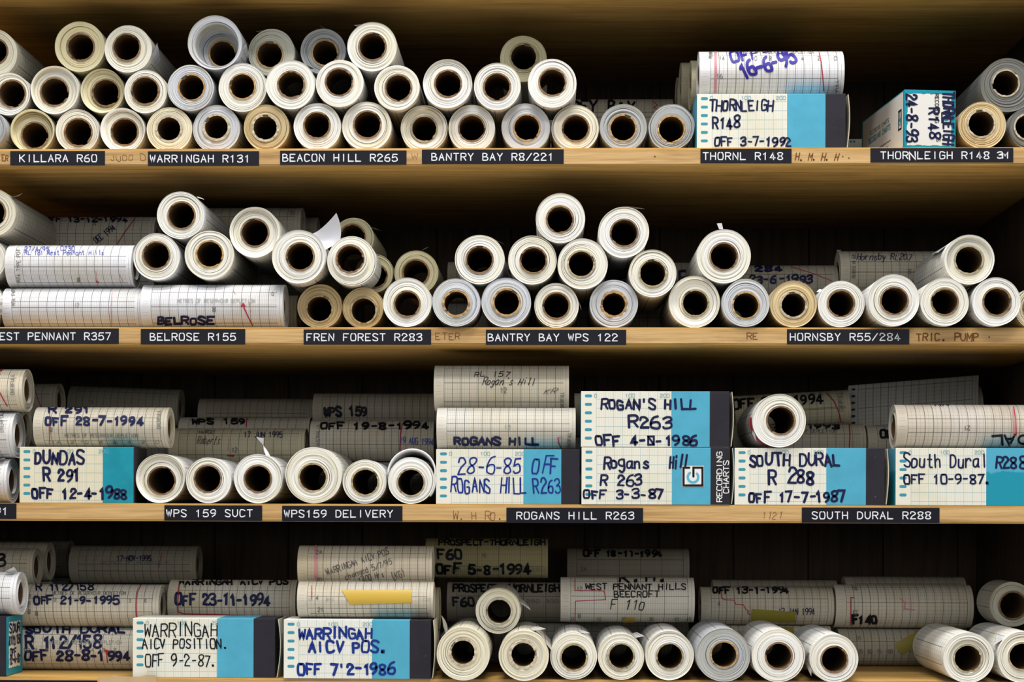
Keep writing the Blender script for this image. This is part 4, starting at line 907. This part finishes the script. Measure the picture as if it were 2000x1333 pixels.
back(3, 333.5, 597, 837, 42, 342, P3, 'yellowish roll stamped 17 JUN 1995 behind the front white rolls', items=[('handwriting', 'stamp', text('17 JUN 1995', 476, 552, 844, 855, 1.6)), MK('Roberts', 384, 428, 852, 868, 1.3, 'pencil', slant=0.4), MK('HARGD', 388, 418, 842, 848, 1.1, 'pencil'), PR('12', 452, 464, 875, 884, 1.3), ('red_trace', 'pink', [([(447, 856), (445, 880)], 1.4)]), RD([(445, 890), (456, 891)], w=3.4)])
back(3, 608, 848, 821, 45, 352, P2, 'roll marked OFF 19-8-1994 with a purple date stamp, behind the front white rolls', mat=CH_WIDE, items=[
    MK('OFF 19-8-1994', 624, 838, 826, 838, 4.4, 'black'), RD([(786, 828), (782, 850), (781, 880)], w=2.2), ('handwriting', 'pen', text('19 AUG 1994', 780, 847, 856, 868, 1.7, rot=-4)), TALL('AUSTRALIA', 621, 830, 872)])
r_, z4, mp_ = chart_box(851.5, 1132.5, 878.5, 983.5, 6, 1022, 1096, 'chart carton marked 28-6-85 OFF, ROGANS HILL R263', [
    MK('28-6-85 OFF', 892, 1092, 896, 926, 3.2, 'blue', slant=0.15), MK('ROGANS HILL R263', 880, 1096, 935, 963, 3.2, 'blue')], z=zs, group='cream and blue chart cartons', flap=0)
rC, zC = hroll(854, 1124, 801.6, 42, 54, P6, 'roll marked ROGANS HILL lying on the 28-6-85 carton', z=z4 + 0.4, group=GH[3], items=[
    MK('ROGANS HILL', 886, 1054, 856, 869, 4.6, 'navy'), PR('12', 984, 998, 830, 838, 1.3, 'faint'), TALL('OVERFULL', 1112, 845, 876), RD([(1090, 856), (1091, 866), (1096, 876)], w=1.8), ('red_trace', 'pink', [([(1088, 856), (1100, 855)], 1.6)])])
hroll(849, 1111, 722, 46, 88, P2, 'cream roll marked Rogans Hill 12 in pencil, topmost above the 28-6-85 carton', z=zC + 36.5, group=GH[3], items=[
    MK('RL 157', 925, 995, 726, 736, 1.3, 'black', slant=0.3), MK("Rogan's Hill", 940, 1045, 738, 752, 1.4, 'black', slant=0.4), PR('12', 977, 990, 758, 768, 1.4), MK('KR', 1060, 1084, 760, 770, 1.2, 'pencil', slant=0.7), TALL('OVERFULL', 1098, 765, 800)])
back(3, 1122, 1380, 768, 45, 205, P3, 'roll end in the dark gap between the Rogans Hill roll and cartons')
LOGO = lambda x0, y0, s: [('emblem', 'white', [([(x0 + s / 2, y0 - 1.5), (x0 + s / 2, y0 + s * .94 + 1)], s + 2)]),
                          ('emblem', 'black', [([(x0 + s * .32, y0 + 2), (x0 + 2, y0 + 2), (x0 + 2, y0 + s * .9), (x0 + s - 2, y0 + s * .9), (x0 + s - 2, y0 + 2), (x0 + s * .52, y0 + 2), (x0 + s * .52, y0 + s * .47)], 4.4)]),
                          ('emblem', 'aquab', [([(x0 + s * .5 + s * .25 * math.cos(t), y0 + s * .5 - s * .25 * math.sin(t)) for t in [2.2 + 0.2 * i for i in range(25)]], 4.6)])]
INK['aquab'] = flat('emblem_blue', (0.105, 0.47, 0.66), 0.5)
r_, z6, mp6 = chart_box(1135.5, 1426, 875, 986, 0, 1312, 1387.5, 'lower Rogans Hill R 263 carton with a G emblem, OFF 3-3-87', [
    MK('Rogans', 1176, 1270, 893, 915, 4.0, 'navy'), MK('Hill', 1306, 1344, 890, 914, 4.0, 'navy', slant=0.1), MK('R 263', 1170, 1254, 928, 948, 4.0, 'navy'), MK('OFF 3-3-87', 1139, 1296, 958, 974, 4.2, 'navy'),
    ('printed_text', 'white', text('RECORDING', 1355, 1455, 927, 937, 1.7, rot=90, fill=0.74)), ('printed_text', 'white', text('CHARTS', 1385, 1451, 927, 937, 1.7, rot=90, fill=0.74))], z=zs, group='cream and blue chart cartons', scale=False)
def sub(root, mp, items, lift):
    for i, (nm, ink, st) in enumerate(items):
        v, f = ribbons(st, lambda x, y, e=0.0: (mp(x, y)[0], mp(x, y)[1] - 0.2 * (i + 1) - e, mp(x, y)[2])); put(nm, v, f, INK[ink], root)
sub(r_, mp6, LOGO(1333, 912, 41), 0)
# squares do not want round ends
r_, z5b, mp_ = chart_box(1134.5, 1425, 765, 872, 0, 1311, 1386, "upper carton marked ROGAN'S HILL R263, OFF 4-8-1986", [
    MK("ROGAN'S HILL", 1172, 1360, 781, 799, 4.6, 'navy'), MK('R263', 1226, 1312, 815, 836, 5.0, 'navy'), MK('OFF 4- -1986', 1162, 1364, 852, 870, 4.8, 'navy'), ('handwriting', 'navy', [([(1266, 853), (1266, 869), (1277, 869), (1277, 853), (1266, 853), (1277, 869)], 4.0)])], z=z6 + 0.6, group='cream and blue chart cartons')
r_, z7, mp_ = chart_box(1434.5, 1728, 876, 984.5, 2, 1613.5, 1691, 'chart carton marked SOUTH DURAL R 288, OFF 17-7-1987', [
    MK('SOUTH DURAL', 1462, 1642, 888, 910, 4.6, 'navy'), MK('R 288', 1500, 1590, 919, 945, 5.0, 'navy'), MK('OFF 17-7-1987', 1462, 1652, 962, 981, 4.6, 'navy')], z=zs, group='cream and blue chart cartons')
r_, z8, mp_ = chart_box(1749, 2046, 876, 984.5, 2, 1926, 2002, 'worn chart carton marked South Dural R288, OFF 10-9-87', [
    MK('South Dural', 1764, 1930, 888, 913, 3.4, 'navy', jit=.6), MK('R288', 1944, 2004, 892, 914, 4.0, 'navy'), MK('OFF 10-9-87.', 1764, 1936, 928, 945, 3.6, 'navy', jit=.6)], z=zs, group='cream and blue chart cartons', blue=STAINED)
rb = thing('chart_box', 'plain carton out of sight behind the South Dural cartons', 'box', (at(1440, 900, 115).x, 115, zs + 0.25), 0, 'buried cartons')
put('carton', *box_geo(0, 290, 0, 105, 0, z7 - zs - 0.5, 1.0), PLAIN, rb, color=(0.6, 0.55, 0.42))
hroll(1747, 2032, 787, 43.5, 54, (0.67, 0.61, 0.54), 'roll lying on the worn South Dural carton, printed 21 upside down', CH_WIDE, z=z8 + 0.4, group=GH[3], items=[
    PR('21', 1882, 1895, 832, 841, 1.4, rot=180), MK('DAL', 1936, 2010, 850, 868, 4.6, 'black', rot=180), RD([(1979, 790), (1984, 820), (1985, 850)], w=1.8), ('red_trace', 'pink', [([(1979, 800), (1981, 850)], 3.0)]), MK('NK', 1826, 1856, 784, 792, 2.4, 'black')])
back(3, 1430, 1688, 829, 42, 345, P2, 'roll printed RESERVOIR DEPLETION behind the clean white roll', mat=CH_FINE, items=[
    MK('OFF 7-6-1993', 1440, 1640, 829, 837, 3.6, 'black'), PR('METRES OF RESERVOIR DEPLETION', 1470, 1634, 839, 846, 1.1), RD([(1659, 830), (1660, 850), (1659, 874)], w=2.4)])
back(3, 1436, 1660, 768, 40, 404, P3, 'tilted roll marked 1994 with a red curve, behind the clean white roll', tilt=14, sup=False, items=[
    MK('OFF 3-6-1994', 1432, 1612, 775, 793, 4.6, 'black', rot=4), RD([(1618, 768), (1632, 784), (1640, 805), (1643, 824)], w=2.2), TALL('OVERFULL', 1645, 766, 804)])
back(3, 1692, 1946, 832, 42, 345, P2, 'roll marked OFF in the gap between the two South Dural cartons', items=[MK('OFF', 1718, 1758, 842, 856, 4.6, 'black')])
r22, z22 = back(3, 1658, 1916, 756, 46, 490, P4_SHADED, 'dim roll at the back with an unrolled punched sheet standing up', mat=CH_WIDE, tilt=6)
V, Fc, UV = [], [], []
Xa, Xb = at(1659, 800, 430), at(1914, 790, 430)
for i in range(13):
    u = i / 12; p = at(1659 + 255 * u, 751 - 15 * u, 432)
    for j in range(9):
        w_ = j / 8; zz = p.z - w_ * 96; V.append((Xa.x + (Xb.x - Xa.x) * u - r22.location.x * 1000, 432 + 8 * math.sin(w_ * 2.4) + 4 * w_ - r22.location.y * 1000, zz - r22.location.z * 1000)); UV.append((280 * u, 96 * w_))
for i in range(12):
    for j in range(8):
        a = 9 * i + j; Fc.append((a, a + 9, a + 10, a + 1))
put('loose_end', V, Fc, CH_WIDE, r22, smooth=True, uvs=UV, color=(0.72, 0.69, 0.62), label='unrolled sheet with slots along its margin')
V, Fc = [], []
for k in range(6):
    p = at(1668.5, 758.5 + 13 * k, 430.5); b = len(V)
    V += [(p.x + 4.2 * math.cos(t) - r22.location.x * 1000, 430.6 - r22.location.y * 1000 + (0.8 * math.sin(k / 6 * 2.4) * 8), p.z + 2.6 * math.sin(t) - r22.location.z * 1000) for t in [0.5236 * q for q in range(12)]]
    Fc.append(tuple(range(b, b + 12)))
put('punched_slots', V, Fc, INK['black'], r22)
# twisted strip and the arching sheet
c = next(c for c in PLACED[3] if 'twisted white strip' in c['label'])
V, Fc = [], []
for i in range(11):
    u = i / 10; cx = c['x'] + 12 - 22 * 0 + (-6 + 14 * u) * 0 + (14 - 14 * u) * 0.5 - 6 + 8; tw = 0.5 + 2.2 * u; hw = 4.5 + 4.5 * u
    ax, az = c['x'] + 17 - 16 * u, c['z'] + c['R'] * 0.95 + 33 * u
    V += [(ax - hw * math.cos(tw), c['d'] + 14 - hw * math.sin(tw), az), (ax + hw * math.cos(tw), c['d'] + 14 + hw * math.sin(tw), az - 2 + 5 * u)]
for i in range(10): Fc.append((2 * i, 2 * i + 1, 2 * i + 3, 2 * i + 2))
X0, Y0, Z0 = c['x'], c['d'], c['z'] - c['R']
put('loose_end', [(x - X0, y - Y0, z - Z0) for x, y, z in V], Fc, PLAIN, c['root'], smooth=True, color=(0.86, 0.86, 0.88), label='twisted white paper strip')
c = next(c for c in PLACED[3] if 'arching over' in c['label'])
V, Fc, UV = [], [], []
for i in range(33):
    t = math.radians(165 - 205 * i / 32); f = math.sin(math.pi * min(1, i / 24)); r = c['R'] + 1 + 12 * max(0, f)
    for j in range(3):
        r = max(c['R'] + 1, c['R'] + 1 + 14 * max(0, f) - 7 * j)
        V.append((r * math.cos(t) + 2 * f, 1 + 120 * j / 2, c['R'] + r * math.sin(t))); UV.append((60 * j, i * 4))
for i in range(32):
    for j in range(2):
        a = 3 * i + j; Fc.append((a, a + 1, a + 4, a + 3))
put('loose_end', V, Fc, PLAIN, c['root'], smooth=True, uvs=UV, color=(0.86, 0.86, 0.87), label='loose sheet arching over the roll')
sl = bpy.data.objects[[o for o in c['root'].children if o.get('label') == 'loose sheet arching over the roll'][0].name].modifiers.new('layers', 'SOLIDIFY'); sl.thickness = 0.0032; sl.offset = 0

# ---- bottom shelf
zs = S[4]
b9 = at(12, 1312, 4); x9 = at(12, 1260, 4).x
h9 = at(12, 1205, 4).z - zs
rb = thing('chart_box', 'dark carton cut by the frame edge with a scribbled sticker on its end', 'box', (x9 - 290, 4, zs + 0.25))
put('carton', *box_geo(0, 290, 0, 105, 0, h9, 0.8), DARK, rb)
put('end_panel', *box_geo(289.9, 290.5, 1, 104, 1, h9 - 1), TEAL, rb, label='teal end face')
V = []; g = random.Random(9); n = 18
for i in range(4 * n):
    e, t = divmod(i, n); t /= n; y, z = [(t, 0), (1, t), (1 - t, 1), (0, 1 - t)][e]; j = g.uniform(0, 2.5)
    V.append((290.8, 14 + y * 76 + (j if e == 3 else -j if e == 1 else 0), 14 + z * (h9 - 26) + (j if e == 0 else -j if e == 2 else 0)))
put('sticker', V, [tuple(range(len(V)))], PLAIN, rb, color=(0.78, 0.74, 0.62), label='cream paper sticker')
mp9 = lambda px, py, e=0.0: (291.2 + e, px, h9 - py)
lay(rb, mp9, [MK('SDUR', 18, 86, 18, 34, 4.5), MK('R112/158', 16, 90, 40, 58, 4.0), MK('OFF', 20, 60, 68, 80, 4.0), MK('12-4-87', 18, 88, 82, 96, 4.0)])
hroll(-230, 38, 1118, 43, 52, P1, 'white roll end lying on the dark carton at the frame edge', z=zs + h9 + 0.4, group=GH[4], flaps=[(70, -1, 26, 45, .01, 250, 18, .5, 1)])
back(4, -170, 69, 1071, 40, 252, P2, 'nearest of three dim roll ends above the 21-9-1995 roll', items=[MK('3', -8, 12, 1088, 1108, 5, 'black')])
back(4, -150, 94, 1059, 42, 352, P2, 'middle of three dim roll ends above the 21-9-1995 roll')
back(4, -100, 135, 1056, 42, 560, P4_SHADED, 'farthest and dimmest of three roll ends above the 21-9-1995 roll')
back(4, 140, 386, 1066, 42, 440, P4_SHADED, 'very dim roll stamped NOV 1995 at the back of the bottom shelf', items=[('handwriting', 'stamp', text('17-NOV-1995', 228, 296, 1086, 1096, 2.0)), PR('METRES OF RESERVOIR', 195, 330, 1097, 1102, 0.8), RD([(316, 1080), (310, 1110)], w=1.2)])
rD, zD = back(4, 36, 300, 1218, 44.5, 162, P2, 'roll marked SOUTH DURAL R 112/158, lying on the bottom shelf beside a carton', z=zs, sup=False, items=[
    MK('SOUTH DURAL', 48, 246, 1223, 1236, 4.4, 'navy'), MK('R 112/158', 50, 196, 1244, 1266, 5.4, 'navy'), MK('OFF 28-8-1994', 46, 256, 1272, 1290, 4.8, 'navy'), PR('METRES OF RESERVOIR DEPLETION', 90, 238, 1252, 1259, 0.9, 'faint'),
    PR('10 9  8  7  6  5  4  3  2', 44, 228, 1267, 1273, 0.9), ('red_trace', 'red', [([(205, 1272), (212, 1272), (208, 1276)], 4.5), ([(208, 1278), (210, 1296)], 1.6)])])
back(4, 42, 315, 1135, 43.5, 158, P2, 'roll marked R 112/158 and OFF 21-9-1995, second in its stack', z=zD + 44.5 + 0.4, sup=False, mat=CH_WIDE, items=[
    MK('R 112/158', 70, 182, 1140, 1153, 3.4, 'navy'), MK('OFF 21-9-1995', 66, 232, 1166, 1180, 4.0, 'navy'), PR('METRES OF RESERVOIR DEPLETION', 102, 246, 1156, 1162, 1.0), PR('8', 68, 75, 1195, 1203, 1.4), PR('12', 102, 110, 1169, 1175), PR('2', 252, 256, 1171, 1177), PR('0', 282, 286, 1171, 1177),
    RD([(278, 1138), (268, 1158), (266, 1185), (267, 1208)], w=1.6), TALL('MTA TYPE POT', 57, 1160, 1200)])
back(4, 332, 580, 1133, 45, 205, P2, 'roll marked OFF 23-11-1994 behind the WARRINGAH AICV POSITION carton', mat=CH_WIDE, items=[
    MK('WARRINGAH AICV POS', 350, 562, 1132, 1142, 3.6, 'black'), MK('OFF 23-11-1994', 342, 528, 1163, 1182, 4.6, 'navy'), RD([(350, 1142), (347, 1180), (348, 1196), (360, 1200), (420, 1201), (484, 1204)], w=2.0), PR('8', 358, 364, 1143, 1148, 1.1)])
r_, z10, mp_ = chart_box(259, 537, 1209.5, 1316, 4, 424, 495, 'chart carton marked WARRINGAH AICV POSITION, OFF 9-2-87', [
    MK('WARRINGAH', 279, 426, 1219, 1244, 2.6, 'black', jit=.7), MK('AICV POSITION.', 276, 446, 1249, 1267, 2.6, 'black', jit=.7), MK('OFF 9-2-87.', 283, 424, 1280, 1302, 2.6, 'black', jit=.8)], z=zs, group='cream and blue chart cartons', flap=9)
r_, z11, mp_ = chart_box(553.8, 841.5, 1212, 1321.5, -4, 726.5, 800, 'chart carton marked WARRINGAH AICV POS., OFF 7-2-1986', [
    MK('WARRINGAH', 580, 728, 1229, 1248, 4.8, 'blue'), MK('AICV POS.', 602, 756, 1254, 1274, 4.8, 'blue'), MK("OFF 7'2-1986", 580, 772, 1298, 1318, 5.0, 'blue')], z=zs, group='cream and blue chart cartons', tint=(0.85, 0.84, 0.77))
rE, zE = hroll(583, 847, 1140, 36.5, 48, (0.63, 0.58, 0.49), 'roll with a long strip of yellow tape, lying on the WARRINGAH AICV POS. carton', CH_WIDE, z=z11 + 0.4, group=GH[4], tapes=[(YTAPE, [(667, 1153), (804, 1153), (804, 1178), (684, 1182)])], items=[
    PR('4', 616, 623, 1164, 1172, 1.4), PR('21', 620, 632, 1188, 1196, 1.5), RD([(609, 1145), (609, 1171)], w=1.8), RD([(606, 1199), (700, 1200), (838, 1199)], w=0.9), PR('0   20        60   75     100', 602, 842, 1169, 1174, 0.8, 'faint'), PR('SYDNEY 2000', 716, 786, 1205, 1210, 0.9, 'faint')])
hroll(584, 845, 1064, 41.5, 90, (0.65, 0.575, 0.45), 'roll with slanting pencil notes on WARRINGAH AICV, lying on the taped roll', CH_WIDE, z=zE + 24, group=GH[4], items=[
    MK('WARRINGAH AICV POS', 634, 762, 1092, 1104, 1.3, 'pencil', rot=19), MK('changed 5/7/95', 670, 768, 1107, 1118, 1.2, 'pencil', rot=19), MK('1400 Hrs', 700, 750, 1122, 1134, 1.3, 'pencil', rot=16), MK('(KG)', 764, 792, 1116, 1130, 1.3, 'pencil', rot=22),
    PR('24', 616, 630, 1075, 1083, 1.5), PR('20', 616, 629, 1130, 1138, 1.5), ('red_trace', 'pink', [([(617, 1068), (617, 1132)], 6.0)])])
back(4, 602, 858, 1147, 44, 190, P3, 'roll end peeping out right of the taped roll on the carton')
back(4, 832, 1070, 1052, 43, 350, P5, 'yellowed roll marked F60 and OFF 5-8-1994 in the dark', z=None, items=[
    MK('PROSPECT-THORNLEIGH', 856, 1066, 1055, 1065, 3.2, 'black'), MK('F60', 854, 904, 1074, 1092, 5.0, 'black'), MK('OFF 5-8-1994', 852, 1036, 1104, 1121, 4.8, 'black'), PR('16', 940, 950, 1081, 1089, 1.3), PR('50 100 150 200 250', 880, 1066, 1110, 1116, 0.8)], sup=False, mat=CH_DENSE)
back(4, 874, 1122, 1138, 43, 350, P4_SHADED, 'dark lined roll marked PROSPECT-THORNLEIGH F60, below the yellowed F60 roll', mat=CH_DENSE, sup=False, items=[
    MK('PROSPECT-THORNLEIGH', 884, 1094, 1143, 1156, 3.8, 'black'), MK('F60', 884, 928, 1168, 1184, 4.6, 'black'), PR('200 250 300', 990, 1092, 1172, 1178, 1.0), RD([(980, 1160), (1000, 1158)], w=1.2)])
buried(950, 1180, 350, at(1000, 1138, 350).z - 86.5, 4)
back(4, 1108, 1345, 1071.5, 41, 555, P4_SHADED, 'dim roll marked OFF 18-11-1994 above the BEECROFT roll', mat=CH_DENSE, items=[MK('OFF 18-11-1994', 1138, 1294, 1076, 1087, 4.0, 'black'), PR('24', 1134, 1146, 1108, 1116, 1.3)])
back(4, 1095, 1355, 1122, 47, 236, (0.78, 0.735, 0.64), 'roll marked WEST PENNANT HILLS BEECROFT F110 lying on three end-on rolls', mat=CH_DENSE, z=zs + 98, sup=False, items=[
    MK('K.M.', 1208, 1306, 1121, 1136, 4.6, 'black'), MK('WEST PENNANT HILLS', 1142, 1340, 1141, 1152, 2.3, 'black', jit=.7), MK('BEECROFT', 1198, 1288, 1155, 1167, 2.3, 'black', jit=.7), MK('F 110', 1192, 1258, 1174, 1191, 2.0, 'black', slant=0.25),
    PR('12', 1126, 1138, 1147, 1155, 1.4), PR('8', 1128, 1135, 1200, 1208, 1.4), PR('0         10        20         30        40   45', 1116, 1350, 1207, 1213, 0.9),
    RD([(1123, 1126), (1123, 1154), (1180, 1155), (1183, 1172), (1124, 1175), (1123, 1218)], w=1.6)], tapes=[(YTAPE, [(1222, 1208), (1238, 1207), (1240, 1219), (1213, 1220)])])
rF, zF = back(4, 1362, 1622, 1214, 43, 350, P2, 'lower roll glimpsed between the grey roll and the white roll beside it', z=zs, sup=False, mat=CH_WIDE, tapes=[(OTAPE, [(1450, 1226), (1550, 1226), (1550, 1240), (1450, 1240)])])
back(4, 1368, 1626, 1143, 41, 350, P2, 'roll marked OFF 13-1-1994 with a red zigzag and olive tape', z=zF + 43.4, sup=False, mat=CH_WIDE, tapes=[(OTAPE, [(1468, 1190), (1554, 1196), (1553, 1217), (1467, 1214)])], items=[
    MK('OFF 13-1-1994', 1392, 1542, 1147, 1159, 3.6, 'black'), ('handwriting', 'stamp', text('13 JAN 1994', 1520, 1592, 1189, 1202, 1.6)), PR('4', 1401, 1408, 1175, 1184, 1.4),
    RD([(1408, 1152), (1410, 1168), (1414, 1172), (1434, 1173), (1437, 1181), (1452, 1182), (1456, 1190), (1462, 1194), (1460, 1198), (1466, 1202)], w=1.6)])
rG, zG = back(4, 1637, 1886, 1226, 40, 350, P4_SHADED, 'lower roll numbered 25 to 175 with a slanting olive tape strip', z=zs, sup=False, mat=CH_WIDE, tapes=[(OTAPE, [(1800, 1228), (1826, 1236), (1764, 1280), (1744, 1260)])], items=[PR('25  50  75  100  125  150  175', 1676, 1812, 1270, 1277, 1.2), PR('20', 1671, 1682, 1244, 1251, 1.1)])
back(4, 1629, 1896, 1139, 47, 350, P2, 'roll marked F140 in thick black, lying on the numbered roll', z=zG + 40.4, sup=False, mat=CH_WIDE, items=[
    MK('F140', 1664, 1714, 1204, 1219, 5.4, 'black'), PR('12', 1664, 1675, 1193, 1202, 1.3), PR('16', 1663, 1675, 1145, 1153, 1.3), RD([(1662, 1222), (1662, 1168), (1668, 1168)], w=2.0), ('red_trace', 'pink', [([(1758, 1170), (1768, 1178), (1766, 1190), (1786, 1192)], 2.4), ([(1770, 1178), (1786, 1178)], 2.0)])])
back(4, 1650, 1884, 1127, 45, 455, P4_SHADED, 'dim roll just visible over the top of the F140 roll')
back(4, 1392, 1634, 1133, 43, 455, P4_SHADED, 'dim roll just visible above the 13-1-1994 roll')
# torn tape on the front of the lowest shelf
V, Fc = [], []
g = random.Random(3)
for i in range(17):
    x = 194 + i * 7; up = 3 + 8 * max(0, math.sin(i * 0.55)) * (i > 3) + g.uniform(0, 2)
    p = at(x, 1326, 0); V += [(p.x, -0.6 - g.uniform(0, 3), zs + up * 0.45), (p.x, -1.0, zs - 8), (p.x, -0.8, zs - 30)]
for i in range(16):
    for j in range(2):
        a = 3 * i + j; Fc.append((a, a + 1, a + 4, a + 3))
rt = thing('torn_tape', 'torn strip of brittle tan tape on the edge below the AICV POSITION carton', 'tape', (0, 0, zs - 30))
put('tape_strip', [(x, y, z - zs + 30) for x, y, z in V], Fc, PLAIN, rt, smooth=True, color=(0.62, 0.44, 0.25))
